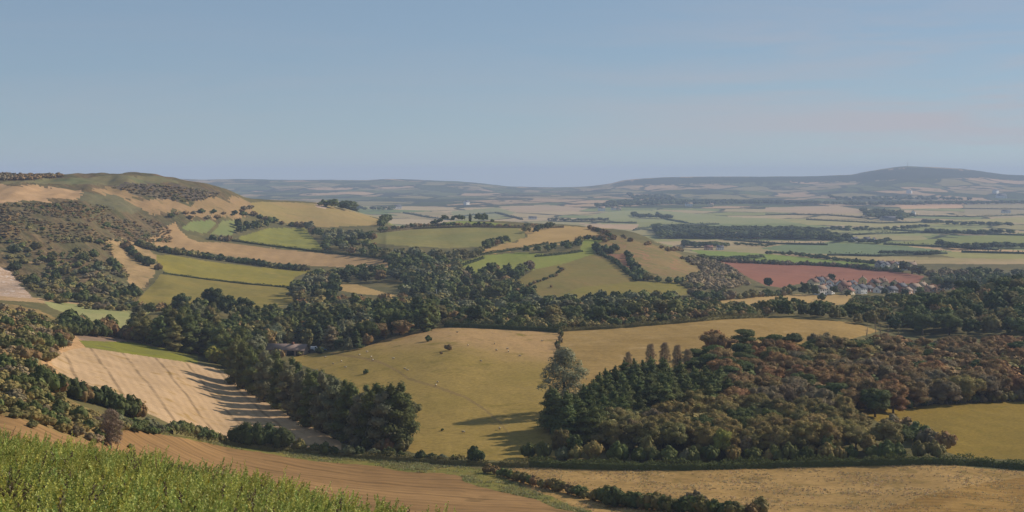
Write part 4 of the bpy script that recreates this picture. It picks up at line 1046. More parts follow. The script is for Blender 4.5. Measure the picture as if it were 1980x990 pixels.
# masses: trees too small or too many to count, one object per stretch of country
def mass_object(name, items, label):
    vs = []; fs = []; tf = []; cs = []; off = 0
    for t in items:
        v, f, cv, cf = PROTO[t['kind'], 'raw', random.randrange(NVAR)]
        a = random.uniform(0, 6.28); ca, sa = math.cos(a), math.sin(a)
        allv = np.concatenate([v, cv]) * np.array([t['h'] * t['w'], t['h'] * t['w'], t['h']])
        allv = np.stack([allv[:, 0] * ca - allv[:, 1] * sa + t['x'], allv[:, 0] * sa + allv[:, 1] * ca + t['y'], allv[:, 2] + t['z']], -1)
        vs.append(allv); fs.append(f + off); tf.append(cf + len(v) + off); off += len(allv)
        c = np.array(TINT[t['tint']]) * random.uniform(.8, 1.2)
        cs.append(np.broadcast_to(c, (len(allv), 3)))
    me = bpy.data.meshes.new(name)
    verts = np.concatenate(vs).astype(np.float32); q = np.concatenate(fs); tr = np.concatenate(tf)
    me.vertices.add(len(verts)); me.vertices.foreach_set('co', verts.ravel())
    loops = np.concatenate([q.ravel(), tr.ravel()]).astype(np.int32)
    me.loops.add(len(loops)); me.loops.foreach_set('vertex_index', loops)
    me.polygons.add(len(q) + len(tr))
    me.polygons.foreach_set('loop_start', np.concatenate([np.arange(len(q)) * 4, len(q) * 4 + np.arange(len(tr)) * 3]).astype(np.int32))
    me.update(calc_edges=True)
    at = me.attributes.new('tint', 'FLOAT_COLOR', 'POINT')
    c4 = np.ones((len(verts), 4), np.float32); c4[:, :3] = np.concatenate(cs); at.data.foreach_set('color', c4.ravel())
    me.materials.append(M_mass); me.validate()
    o = link(name, me); tag(o, label, 'scrub' if 'scrub' in name else 'woodland', kind='stuff')
    return o


def mass_mat():
    m, nt, out = nodes_of('massed_leaves')
    at = N(nt, 'ShaderNodeAttribute', attribute_name='tint')
    geo = N(nt, 'ShaderNodeNewGeometry')
    g = math_(nt, 'ADD', math_(nt, 'MULTIPLY', geo.outputs['Random Per Island'], .6), .7)
    vm = N(nt, 'ShaderNodeVectorMath', operation='SCALE'); nt.links.new(at.outputs['Color'], vm.inputs[0]); nt.links.new(g, vm.inputs['Scale'])
    finish(nt, out, vm.outputs[0], .8, .1)
    return m


M_mass = mass_mat()
for nm, lb, sel in [('hillside_scrub', 'low brown and olive scrub over the left hillside', lambda t: t['kind'] == 'bush' and t['x'] < 0),
                    ('hedge_scrub', 'low scrub along the hedges right of the knoll', lambda t: t['kind'] == 'bush' and t['x'] >= 0 and t['wood'] != FARW),
                    ('distant_woodland', 'blue-green woods scattered over the far plain', lambda t: t['wood'] == FARW),
                    ('valley_woodland', 'trees packed behind the counted ones in valley woods', lambda t: t['kind'] != 'bush' and t['wood'] != FARW)]:
    it = [t for t in mass if sel(t)]
    if it: mass_object(nm, it, lb)

# ------------------------------------------------------------------ hedges: one thing each
def hedge_obj(line, h, w, leaf, per_m, tint, label, ymin, ymax, name='hedge', wav=0.35):
    pts = [ground_from(u, v, ymin, ymax) for u, v in densify(line, 8, False)]
    P = [np.array(p) for p in pts]
    r = np.random.default_rng(len(label) * 7 + int(line[0][0]))
    vs = []; fs = []; off = 0
    cv = []; cfq = []
    for i in range(len(P) - 1):
        a, b = P[i], P[i + 1]; d = b - a; Ln = np.linalg.norm(d[:2]) + 1e-6; t = d / Ln; nrm = np.array([-t[1], t[0], 0])
        n_ = max(2, int(Ln * per_m)); s = r.random(n_); th = r.uniform(0, math.pi, n_)
        hh = h * (1 + wav * np.array([math.sin((a[0] + a[1] + q * Ln) * 1.3) * .4 + math.sin((a[0] * .7 + q * Ln) * .43) * .6 for q in s]))
        rr = np.clip(r.normal(1, .12, n_), .6, 1.3)
        p = a[None] + d[None] * s[:, None] + nrm[None] * (np.cos(th) * w * .5 * rr)[:, None]
        p[:, 2] += np.sin(th) ** .6 * hh * rr
        e1 = r.normal(size=(n_, 3)); e1 /= np.linalg.norm(e1, axis=1)[:, None]; e2 = np.cross(e1, r.normal(size=(n_, 3))); e2 /= np.linalg.norm(e2, axis=1)[:, None]
        sz = (leaf * r.uniform(.6, 1.4, n_))[:, None]
        q4 = np.stack([p - e1 * sz, p - e2 * sz * .7, p + e1 * sz, p + e2 * sz * .7], 1)
        vs.append(q4.reshape(-1, 3)); fs.append(np.arange(4 * n_).reshape(-1, 4) + off); off += 4 * n_
    # inner body
    ring = []
    for i, p in enumerate(P):
        d = P[min(i + 1, len(P) - 1)] - P[max(i - 1, 0)]; t = d / (np.linalg.norm(d[:2]) + 1e-6); nrm = np.array([-t[1], t[0], 0])
        hv = h * r.uniform(.72, .9)
        for (cx_, cz_) in ((-.42, -.3), (-.38, .6 * hv), (-.15, .88 * hv), (.15, .88 * hv), (.38, .6 * hv), (.42, -.3)):
            q = p + nrm * cx_ * w; q = q + np.array([0, 0, cz_]); ring.append(q)
    ring = np.array(ring)
    bf = [(i * 6 + q, i * 6 + q + 1, (i + 1) * 6 + q + 1, (i + 1) * 6 + q) for i in range(len(P) - 1) for q in range(5)]
    vs.append(ring); fs.append(np.array(bf) + off)
    o = link(name, mesh_np(name, np.concatenate(vs), np.concatenate(fs), M_leaf))
    o.color = (*TINT[tint], 1)
    tag(o, label, 'hedge', 'field hedges')
    return o


hedge_obj([(1024, 902), (1100, 905), (1200, 908), (1350, 908), (1450, 905), (1550, 902), (1700, 899), (1800, 897), (1880, 899), (1985, 908), (2100, 914)], 2.3, 2.4, .22, 60, 'deep green', 'long dark trimmed hedge above the pale dry grass field', 350, 520, wav=.34)
hedge_obj([(330, 838), (440, 860), (520, 871), (600, 878), (700, 886), (780, 891), (860, 896), (940, 900), (1024, 903)], 1.6, 2.2, .25, 40, 'olive', 'ragged low hedge at the foot of the poplar row', 350, 520, wav=.5)
hedge_obj([(862, 632), (900, 633), (960, 636), (1040, 640), (1084, 643)], 3.0, 3.0, .3, 30, 'dark green', 'dark hedge closing the top of the sheep pasture', 500, 800)
hedge_obj([(1084, 641), (1200, 634), (1300, 626), (1400, 617), (1475, 614)], 2.0, 2.4, .3, 26, 'olive', 'olive hedge along the top of the dry hill pasture', 500, 830)
hedge_obj([(316, 529), (400, 541), (480, 550), (565, 557)], 1.3, 1.6, .35, 12, 'dark green', 'thin dark hedge between the two yellow-green valley fields', 800, 1600)
hedge_obj([(448, 466), (520, 476), (620, 488), (700, 496), (752, 502)], 2.2, 2.4, .4, 12, 'dark green', 'dark hedge along the top of the long tan stubble', 1000, 1900)
hedge_obj([(735, 450), (800, 443), (900, 439), (1015, 441), (1090, 440)], 2.6, 3, .5, 10, 'grey-brown', 'brown hedge between the ridge field and olive field', 1200, 2100)
hedge_obj([(868, 528), (900, 512), (935, 500)], 2.2, 2.4, .5, 10, 'dark green', 'short hedge beside the lowest knoll field corner', 1000, 1900)
hedge_obj([(925, 494), (960, 489), (1010, 482), (1060, 472)], 2.2, 2.4, .5, 10, 'dark green', 'dark hedge above the green knoll field', 1200, 1900)
hedge_obj([(1035, 497), (1080, 493), (1126, 487)], 2.0, 2.2, .5, 10, 'dark green', 'short dark hedge under the knoll copse', 1200, 1900)
hedge_obj([(1112, 464), (1160, 458), (1190, 464)], 2.4, 2.4, .5, 10, 'brown', 'brown hedge above the bright green knoll top', 1300, 1950)
hedge_obj([(1390, 504), (1460, 509), (1560, 513), (1650, 517), (1745, 527)], 2.4, 3, .6, 8, 'deep green', 'hedge along the top of the red ploughed field', 1300, 2600)
hedge_obj([(1480, 489), (1540, 492), (1600, 500), (1650, 505), (1715, 512)], 2.4, 3, .6, 8, 'dark green', 'dark hedge over the bright green strip', 1400, 2800)
hedge_obj([(1338, 588), (1400, 594), (1460, 600)], 1.8, 2.2, .4, 14, 'dark green', 'low dark hedge under the field by the village', 900, 1300)
FH = [([(1225, 446), (1290, 436), (1390, 434)], 'across the fields before the big plain wood'), ([(1270, 412), (1290, 425), (1330, 432)], 'running down to the big plain wood'), ([(1400, 464), (1500, 472), (1600, 474)], 'between tan and teal fields'),
      ([(1600, 494), (1700, 496), (1830, 491)], 'under the teal green field'), ([(1710, 473), (1800, 477), (1930, 484)], 'along the narrow tan strip'), ([(1640, 455), (1720, 452), (1860, 449)], 'behind the farm on the plain'),
      ([(1720, 445), (1800, 450), (1985, 456)], 'over the wide green field'), ([(1860, 488), (1985, 491)], 'at the edge of the olive plain field'), ([(1560, 425), (1700, 432), (1860, 430)], 'crossing the straw coloured plain'),
      ([(1480, 415), (1600, 416), (1680, 423)], 'leading to the village wood'), ([(880, 420), (960, 412), (1010, 425)], 'beyond the ridge field'), ([(780, 412), (830, 421), (870, 425)], 'behind the skyline trees'), ([(1060, 428), (1150, 430), (1230, 432)], 'before the pale pink field'),
      ([(1860, 404), (1985, 405)], 'below the grey olive field'), ([(1765, 418), (1880, 420), (1985, 416)], 'by the white farm')]
for ln, ph in FH:
    hedge_obj(ln, 4.0, 6, 1.1, 1.2, 'blue-green', 'thin distant hedge ' + ph, 1700, 6000, wav=.5)
exec_marker2 = None

# ------------------------------------------------------------------ the one airy tall tree, thin saplings and dead trees
def special_tree(kind, mesh_c, mesh_t, x, y, h, w, tint, label, cat='tree', group=None, tmat=None):
    root = link(kind, None); root.location = (x, y, height_at(x, y)); root.scale = (h * w, h * w, h); root.rotation_euler[2] = random.uniform(0, 6)
    tag(root, label, cat, group)
    c = link('crown', mesh_c, root); c.color = (*TINT[tint], 1)
    link('trunk', mesh_t, root)


special_tree('tall_tree', PROTO['airy', 'near', 0], PROTO['airy', 'trunk', 0], BIGTREE[0], BIGTREE[1], 23, 1.3, 'pale grey-green', 'tall airy grey-green tree alone at the corner of the conifer block')
for i, (u, v, h, nm) in enumerate([(1258, 715, 11, 'first'), (1285, 715, 11.5, 'second'), (1310, 718, 11, 'third'), (1330, 722, 10, 'fourth'), (1215, 722, 9, 'fifth')]):
    x, y, z = ground_from(u, v, 450, 700)
    special_tree('slender_tree', PROTO['airy', 'near', 1], PROTO['airy', 'trunk', 1], x, y, h, .8, 'tan', ['thin tan tree above the conifers, left of its tall neighbour', 'tallest thin tan tree above the conifers', 'thin tan tree above the conifers beside the pines', 'shortest tan tree touching the pines', 'thin tan tree standing alone left above the conifers'][i], group='thin tan trees above the conifers')


def bare_mesh(seed, depth=5, spread=.55):
    r = random.Random(seed); parts = []
    def grow(p, d, ln, rad, k):
        p = np.array(p); d = np.array(d) / np.linalg.norm(d)
        mid_ = p + d * ln * .5 + np.array([r.uniform(-.05, .05) * ln for _ in range(3)]); end = p + d * ln
        parts.append(tube([p, mid_, end], [rad, rad * .8, rad * .55], 4 if k < 4 else 5))
        if k == 0: return
        for q in range(r.choice([2, 3, 3])):
            nd = d + np.array([r.uniform(-1, 1), r.uniform(-1, 1), r.uniform(-.3, .7)]) * spread
            grow(end if q else mid_ + (end - mid_) * .6, nd, ln * r.uniform(.6, .85), rad * .55, k - 1)
    grow((0, 0, -.03), (r.uniform(-.1, .1), r.uniform(-.1, .1), 1), .28, .022, depth)
    return join(parts)


v_, f_ = bare_mesh(4, 5, .8)
k = v_[:, 2].max(); bare_me = mesh_np('bare_tree', v_ / k, f_, M_pale_bark, True)
v_, f_ = bare_mesh(9, 3, .3); dead_me = mesh_np('dead_tree', v_ / v_[:, 2].max(), f_, M_pale_bark, True)
x, y, z = ground_from(215, 866, 200, 420)
root = link('bare_tree', None); root.location = (x, y, height_at(x, y)); root.scale = (9.5, 9.5, 9.0)
tag(root, 'half leafless grey-brown tree at the end of the near slope scrub', 'tree')
c = link('crown', PROTO['airy', 'near', 1], root); c.color = (.27, .20, .135, 1); c.scale = (1, 1, .96)
link('trunk', bare_me, root)
for i, (u, v, h) in enumerate([(1676, 655, 9), (1694, 655, 11), (1702, 655, 10.5), (1716, 658, 9.5), (1738, 652, 9)]):
    x, y, z = ground_from(u, v + 22, 560, 760)
    o = link('dead_tree', dead_me if i == 0 else dead_me); o.location = (x, y, z); o.scale = (h * .6, h * .6, h * 1.45); o.rotation_euler[2] = i * 1.7
    tag(o, ['pale dead trunk rising from the brown wood, leftmost', 'tallest pale dead trunk in the brown wood', 'pale dead trunk just beside the tallest one', 'pale leaning dead trunk in the brown wood', 'pale dead trunk of the brown wood, rightmost'][i], 'tree', 'dead trunks over the brown wood')

# ------------------------------------------------------------------ buildings
def box_vf(x0, x1, y0, y1, z0, z1):
    v = np.array([(x0, y0, z0), (x1, y0, z0), (x1, y1, z0), (x0, y1, z0), (x0, y0, z1), (x1, y0, z1), (x1, y1, z1), (x0, y1, z1)], float)
    f = np.array([(0, 3, 2, 1), (4, 5, 6, 7), (0, 1, 5, 4), (1, 2, 6, 5), (2, 3, 7, 6), (3, 0, 4, 7)])
    return v, f


def gable_walls(w, d, he, hr):
    """walls with gables at x=+-w/2"""
    import bmesh
    me = bpy.data.meshes.new('wall'); bm = bmesh.new()
    P = lambda *c: bm.verts.new(c)
    a = [P(-w / 2, -d / 2, -1), P(w / 2, -d / 2, -1), P(w / 2, d / 2, -1), P(-w / 2, d / 2, -1)]
    b = [P(-w / 2, -d / 2, he), P(w / 2, -d / 2, he), P(w / 2, d / 2, he), P(-w / 2, d / 2, he)]
    r1, r2 = P(-w / 2, 0, hr - .08), P(w / 2, 0, hr - .08)
    bm.faces.new((a[0], a[1], b[1], b[0])); bm.faces.new((a[2], a[3], b[3], b[2]))
    bm.faces.new((a[1], a[2], b[2], r2, b[1])); bm.faces.new((a[3], a[0], b[0], r1, b[3]))
    bm.faces.new(a[::-1]); bm.faces.new((b[0], b[1], r2, r1)); bm.faces.new((b[2], b[3], r1, r2))
    bmesh.ops.recalc_face_normals(bm, faces=bm.faces[:])
    bm.to_mesh(me); bm.free()
    return me


def gable_roof(w, d, he, hr, t=.22, ov=.35):
    s = (hr - he) / (d / 2)
    pts = [(-d / 2 - ov, he - ov * s), (0, hr), (d / 2 + ov, he - ov * s)]
    prof = pts + [(y, z + t) for y, z in pts[::-1]]
    x0, x1 = -w / 2 - ov, w / 2 + ov
    v = [(x0, y, z) for y, z in prof] + [(x1, y, z) for y, z in prof]
    f = [(i, (i + 1) % 6, 6 + (i + 1) % 6, 6 + i) for i in range(6)]
    f += [(0, 5, 4, 1), (1, 4, 3, 2), (6, 7, 10, 11), (7, 8, 9, 10)]
    return mesh_np('roof', np.array(v, float), np.array(f))


WALLM = {'white': plain_mat('white_render', alb(238, 234, 226), alb(222, 216, 204), .8), 'cream': plain_mat('cream_render', alb(226, 208, 170), alb(210, 190, 150), .8), 'pink brick': plain_mat('pink_brick', alb(218, 178, 150), alb(200, 158, 130), 3),
         'yellow': plain_mat('yellow_stone', alb(226, 204, 140), alb(210, 184, 120), 2), 'brown brick': plain_mat('brown_brick', alb(160, 116, 92), alb(140, 100, 80), 3), 'grey': plain_mat('grey_render', alb(176, 170, 164), alb(160, 154, 146), .8)}
ROOFM = {'brown': plain_mat('brown_tiles', alb(122, 92, 78), alb(104, 78, 66), 1.5), 'grey': plain_mat('slate', alb(98, 98, 104), alb(80, 80, 88), 1.5), 'red': plain_mat('red_tiles', alb(142, 100, 84), alb(122, 88, 74), 1.5), 'tan': plain_mat('stone_tiles', alb(150, 130, 112), alb(130, 112, 96), 1.5)}
M_glass, nt_, out_ = nodes_of('window_glass')
finish(nt_, out_, (0.03, 0.035, 0.04, 1), .12, .6)
M_chim = plain_mat('chimney_brick', alb(150, 100, 80), alb(120, 84, 68), 4)
M_frame = plain_mat('white_paint', alb(236, 236, 232), alb(225, 225, 220), 3)
HCACHE = {}


def house(x, y, z, w, d, he, hr, rot, wall, roof, label, group=None, name='house', chimneys=1, win=3):
    key = (w, d, he, hr, win)
    if key not in HCACHE:
        wins = []
        floors = [1.2] if he < 3.6 else [0.9, 3.5]
        for s in (-1, 1):
            for fz in floors:
                for q in range(win):
                    cx_ = -w / 2 + w * (q + .5) / win
                    wins.append(box_vf(cx_ - .55, cx_ + .55, s * d / 2 - .04, s * d / 2 + .04, fz, fz + 1.25))
            for fz in floors:
                wins.append(box_vf(s * w / 2 - .04, s * w / 2 + .04, -.6, .6, fz, fz + 1.25))
        HCACHE[key] = (gable_walls(w, d, he, hr), gable_roof(w, d, he, hr), [mesh_np('window', *q, M_glass) for q in wins],
                       mesh_np('chimney', *box_vf(-.45, .45, -.35, .35, -1.0, 1.3), M_chim), mesh_np('door', *box_vf(-.5, .5, -.05, .05, -.1, 2.05), M_frame))
    wm, rm, wins, ch, dr = HCACHE[key]
    root = link(name, None); root.location = (x, y, z + .05); root.rotation_euler[2] = rot
    tag(root, label, 'house', group)
    a = link('wall', wm.copy(), root); a.data.materials.append(WALLM[wall])
    b = link('roof', rm.copy(), root); b.data.materials.clear(); b.data.materials.append(ROOFM[roof])
    for q in wins: link('window', q, root)
    dd = link('door', dr, root); dd.location = (w * .05, -d / 2 - .03, 0)
    for q in range(chimneys):
        c = link('chimney', ch, b); c.location = ((-1 if q else 1) * (w / 2 - .9), 0, hr)
    return root


VILL = [  # u, v, width, wall, roof, turn, place words
    (1573, 556, 9, 'cream', 'brown', .3, 'beside the round tree at the village end'), (1584, 552, 8, 'white', 'grey', -.4, 'in the back row beside the round tree'), (1592, 562, 10, 'white', 'brown', .5, 'near the dry field corner'),
    (1596, 552, 8, 'cream', 'brown', .2, 'in the back row under the tall tree'), (1604, 557, 8, 'white', 'brown', 1.2, 'with bright gable under the tall tree'), (1612, 554, 8, 'yellow', 'brown', .1, 'in the back row right of tall tree'), (1586, 570, 9, 'white', 'tan', .1, 'lowest at the village corner'),
    (1603, 568, 8, 'white', 'grey', .7, 'beside the dark bush in front'), (1617, 563, 11, 'pink brick', 'grey', .0, 'left of the terrace'), (1628, 559, 9, 'white', 'brown', .4, 'in the middle row by the terrace'), (1634, 564, 11, 'pink brick', 'red', -.3, 'in the middle of the village'),
    (1641, 569, 9, 'cream', 'red', .5, 'in the front row by the lane'), (1646, 560, 9, 'grey', 'grey', .1, 'behind the pink cottages'), (1652, 566, 8, 'white', 'brown', 1.0, 'front row, before the tall yellow house'), (1661, 557, 8, 'yellow', 'brown', 1.35, 'with tall gable above the rest'),
    (1668, 551, 8, 'yellow', 'tan', 1.2, 'highest behind the tall gabled house'), (1664, 568, 9, 'white', 'grey', .2, 'low beside the tan field'), (1676, 564, 10, 'brown brick', 'grey', .1, 'between the two gabled houses'), (1684, 562, 8, 'pink brick', 'brown', 1.4, 'with orange gable left of dark tree'),
    (1692, 557, 9, 'grey', 'brown', .2, 'behind the orange gabled house'), (1700, 566, 9, 'white', 'grey', .4, 'in front of the large cream house'), (1706, 554, 12, 'cream', 'brown', .5, 'large, at the back row end'), (1712, 560, 9, 'cream', 'brown', 1.3, 'beside the large cream house'),
    (1722, 566, 12, 'grey', 'grey', .1, 'long and low in the front row'), (1730, 558, 8, 'cream', 'brown', .9, 'behind the long low house'), (1742, 565, 10, 'brown brick', 'grey', .3, 'beside the white van'), (1754, 568, 9, 'pink brick', 'tan', .6, 'with tan hipped front by wood'),
    (1768, 566, 11, 'grey', 'tan', .2, 'half behind the wooded rise'), (1782, 563, 10, 'cream', 'tan', .4, 'near the end of the orchard'), (1797, 564, 10, 'pink brick', 'tan', .1, 'by the tall pines'), (1812, 562, 11, 'pink brick', 'red', .2, 'under the tall pines'), (1826, 560, 11, 'cream', 'red', .1, 'last before the hilltop wood'), (1842, 559, 10, 'pink brick', 'tan', .3, 'peeping over the hilltop wood')]
for i, (u, v, w, wa, ro, rt, ph) in enumerate(VILL):
    x, y, z = ground_from(u, v, 1150, 1800)
    two = i % 3 != 2
    house(x, y, z, w, 8, 5.6 if two else 3.2, 8.6 if two else 6.0, .55 + rt * .62, wa, ro, f'{wa} house with {ro} roof {ph}', 'village houses', chimneys=1 + (i % 2), win=3 if w < 10 else 4)
for i, (u, v, wa, ro, rt, ph) in enumerate([(1702, 518, 'grey', 'grey', .5, 'left end of hamlet above red field'), (1712, 520, 'white', 'grey', .9, 'bright front in hamlet above red field'), (1722, 518, 'grey', 'brown', .3, 'in the hamlet above red field'), (1732, 520, 'cream', 'grey', 1.1, 'mid hamlet above red field'), (1742, 519, 'white', 'tan', .6, 'gable end in hamlet above red field'), (1752, 522, 'white', 'grey', 1.2, 'tallest of the hamlet above red field'), (1762, 520, 'grey', 'tan', .3, 'right end of hamlet above red field')]):
    x, y, z = ground_from(u, v, 1400, 2600)
    house(x, y, z, 11, 8, 5.2, 8.6, rt, wa, ro, f'{wa} house with {ro} roof, {ph}', 'hamlet houses', win=3)
for (u, v, w, he, hr, wa, ro, rt, lb, yy0) in [
    (852, 537, 10, 4.6, 8.4, 'white', 'brown', 1.25, 'white gabled house alone among the valley trees', 900), (1424, 461, 16, 6.5, 12, 'yellow', 'tan', 1.2, 'yellow gabled farmhouse before the plain wood', 1900), (1462, 461, 20, 6, 10, 'pink brick', 'red', .1, 'pink house in the plain wood', 1900),
    (1392, 446, 16, 6, 10, 'white', 'grey', .3, 'white house deep in the plain wood', 1900), (1370, 483, 13, 4, 7, 'pink brick', 'red', .1, 'pink bungalow behind the bright green strip', 1700), (1392, 483, 11, 4, 7, 'white', 'grey', .2, 'white bungalow behind the bright green strip', 1700), (1163, 408, 22, 9, 15, 'white', 'tan', .2, 'white farm at the end of the pale pink field', 2600), (1187, 406, 18, 6, 11, 'white', 'tan', .1, 'small white farm beside the dark far wood', 2600), (1196, 407, 16, 6, 10, 'cream', 'tan', .1, 'cream shed east of the far farm', 2600),
    (768, 404, 26, 8, 14, 'white', 'grey', .5, 'white house under the far left hills', 2600), (902, 396, 22, 10, 18, 'white', 'grey', 1, 'white farmhouse on the far low slope', 3000), (1332, 399, 26, 9, 14, 'white', 'tan', .1, 'white farm under the long hill, west', 3000), (1374, 399, 20, 8, 12, 'cream', 'tan', .1, 'cream farm under the long hill, east', 3000), (1758, 374, 40, 14, 22, 'white', 'tan', 1.2, 'white house halfway up the far hill', 5600), (1936, 383, 44, 10, 20, 'white', 'grey', .1, 'long white house near the foot of the far hill', 5000),
    (1766, 416, 20, 9, 15, 'white', 'tan', 1.2, 'white house at the east end of the village wood', 2600), (1718, 426, 40, 6, 11, 'grey', 'grey', .1, 'long grey barn below the village wood', 2600), (1652, 468, 14, 5, 9, 'white', 'grey', .6, 'white farmhouse at the corner of the teal field', 1900), (1676, 468, 12, 5, 9, 'grey', 'grey', .3, 'grey farm shed by the teal field', 1900), (1690, 468, 12, 5, 9, 'white', 'brown', 1.2, 'gabled white farmhouse by the teal field', 1900),
    (1925, 374, 36, 14, 20, 'white', 'grey', .9, 'small white house above the long white house', 5600), (1945, 412, 26, 6, 10, 'white', 'grey', .1, 'white shed on the grey olive field', 3000), (1030, 424, 22, 5, 8, 'white', 'grey', .1, 'white shed behind the knoll top', 2300)]:
    x, y, z = ground_from(u, v, yy0, 8500)
    house(x, y, z, w, w * .62, he, hr, rt, wa, ro, lb, None, 'house', 1 if y < 2500 else 0, 3)

# long barn by the poplars
x, y, z = ground_from(556, 686, 560, 800)
barn = link('barn', None); barn.location = (x, y, z + .1); barn.rotation_euler[2] = -.16
tag(barn, 'long low brick barn with reddish roof among the trees', 'barn')
o = link('wall', gable_walls(19, 8, 2.9, 5.2), barn); o.data.materials.append(plain_mat('barn_brick', alb(178, 152, 132), alb(158, 134, 114), 1.2))
rf = link('roof', gable_roof(19, 8, 2.9, 5.2, .2, .6), barn); rf.data.materials.append(plain_mat('barn_tiles', alb(152, 130, 118), alb(132, 114, 104), .5, .8, .2, .1))
link('chimney', mesh_np('chimney', *box_vf(2.2, 3.3, -.5, .5, 4.6, 6.2), M_chim), rf)
M_opening_shade = plain_mat('opening_shade', (0.02, 0.02, 0.018, 1), (0.012, 0.012, 0.011, 1), 1)  # near-black colour stands for the shade inside the barn's openings
for (a, b, z1) in [(1.0, 4.6, 2.4), (5.6, 7.6, 2.2)]:
    link('door', mesh_np('door', *box_vf(a, b, -4.06, -3.97, 0, z1), M_opening_shade), barn)  # flat panel on the wall, painted as a shaded opening
for cx_ in (-8, -5.5, -3, -.8):
    link('window', mesh_np('window', *box_vf(cx_ - .5, cx_ + .5, -4.05, -3.97, 1.1, 2.1), M_glass), barn)
o = link('lean_to', mesh_np('lean_to', *box_vf(-13.6, -9.53, -3, 2.6, -.5, 2.1), WALLM['brown brick']), barn)

# ------------------------------------------------------------------ vehicles
M_tyre = plain_mat('rubber', (0.02, 0.02, 0.02, 1), (0.03, 0.03, 0.03, 1), 9)


def vehicle(name, u, v, ymin, ymax, L, W_, H, paint, label, van=False, rot=0.0, cat='car'):
    import bmesh
    x, y, z = ground_from(u, v, ymin, ymax)
    root = link(name, None); root.location = (x, y, z + .05); root.rotation_euler[2] = rot; tag(root, label, cat)
    hb = H * .56
    prof = [(-L / 2, .35), (-L / 2, hb * .95), (-L / 2 + .1, hb)] + ([(-L / 2 + .15, H), (L / 2 - 1.5, H), (L / 2 - .9, hb)] if van else [(-L / 2 + .25, hb), (-L / 2 + .6, H * .97), (-L / 2 + .9, H), (L / 2 - 2.0, H), (L / 2 - 1.25, hb)]) + [(L / 2 - .15, hb * .86), (L / 2, hb * .6), (L / 2, .35)]
    me = bpy.data.meshes.new('body'); bm = bmesh.new()
    A = [bm.verts.new((p, -W_ / 2 + (0.14 if q > hb * 1.1 else 0), q)) for p, q in prof]; B = [bm.verts.new((p, W_ / 2 - (0.14 if q > hb * 1.1 else 0), q)) for p, q in prof]
    bm.faces.new(A); bm.faces.new(B[::-1])
    for i in range(len(A)): bm.faces.new((A[i], B[i], B[(i + 1) % len(A)], A[(i + 1) % len(A)]))
    bmesh.ops.recalc_face_normals(bm, faces=bm.faces[:]); bm.to_mesh(me); bm.free(); me.materials.append(paint)
    link('body', me, root)
    x1 = L / 2 - 1.55
    for s in (-1, 1):
        ya, yb = sorted((s * (W_ / 2 - .10), s * (W_ / 2 + .0)))
        link('side_window', mesh_np('side_window', *box_vf((x1 - .9) if van else -L / 2 + .75, x1 - .15, ya, yb, hb + .08, H - .14), M_glass), root)
        for cx_ in (-L / 2 + .8, L / 2 - .8):
            a = np.linspace(0, 2 * math.pi, 15)[:-1]
            vv = np.array([(cx_ + .34 * math.cos(q), s * (W_ / 2 - d), .34 + .34 * math.sin(q)) for d in (.2, -.03) for q in a] + [(cx_, s * (W_ / 2 + .03), .34), (cx_, s * (W_ / 2 - .2), .34)])
            ff = [(i, (i + 1) % 14, 14 + (i + 1) % 14, 14 + i) for i in range(14)] + [(14 + i, 14 + (i + 1) % 14, 28, 28) for i in range(14)]
            me = bpy.data.meshes.new('wheel'); me.from_pydata([tuple(p) for p in vv], [], [f if f[2] != f[3] else f[:3] for f in ff]); me.materials.append(M_tyre)
            link('wheel', me, root)
    for s in (-1, 1):
        link('headlight', mesh_np('headlight', *box_vf(L / 2 - .06, L / 2 + .02, s * W_ * .36 - .15, s * W_ * .36 + .15, hb * .6, hb * .78), M_frame), root)


def paint(name, c):
    m, nt, out = nodes_of(name); finish(nt, out, c, .3, .5); return m


vehicle('parked_car', 604, 682, 560, 800, 4.4, 1.9, 1.9, paint('black_paint', (.03, .03, .035, 1)), 'dark car parked on grass at the end of the barn', rot=.1)
vehicle('parked_van', 609, 679, 560, 810, 4.6, 2.0, 2.4, paint('white_paint_gloss', (.75, .75, .75, 1)), 'white van just behind the dark car by the barn', True, .2, 'van')
vehicle('parked_car', 624, 678, 560, 820, 4.0, 1.8, 1.6, paint('blue_paint', (.08, .2, .42, 1)), 'blue car in tree shade right of the barn', rot=.05)
vehicle('parked_van', 1748, 565, 1150, 1800, 6.0, 2.3, 3.0, paint('gloss_white', (.8, .8, .8, 1)), 'shining white van parked in the village', True, .3, 'van')

# ------------------------------------------------------------------ sheep
def sheep_meshes():
    parts = []
    def ball(cx_, cy_, cz_, rx, ry, rz): return (ICO_V * np.array([rx, ry, rz]) + np.array([cx_, cy_, cz_]), ICO_F)
    fle = join([ball(0, 0, .62, .52, .27, .29), ball(.28, 0, .66, .28, .24, .26), ball(-.3, 0, .62, .28, .26, .27)])
    b = join([ball(.66, 0, .62, .17, .09, .10), ball(.54, 0, .72, .14, .11, .13), ball(.56, .13, .76, .04, .1, .03), ball(.56, -.13, .76, .04, .1, .03)])
    legs = [tube([(lx, ly, .5), (lx * .97, ly, .25), (lx, ly, 0)], [.06, .045, .04], 5) for lx in (.32, -.34) for ly in (.14, -.14)]
    return fle, b, legs


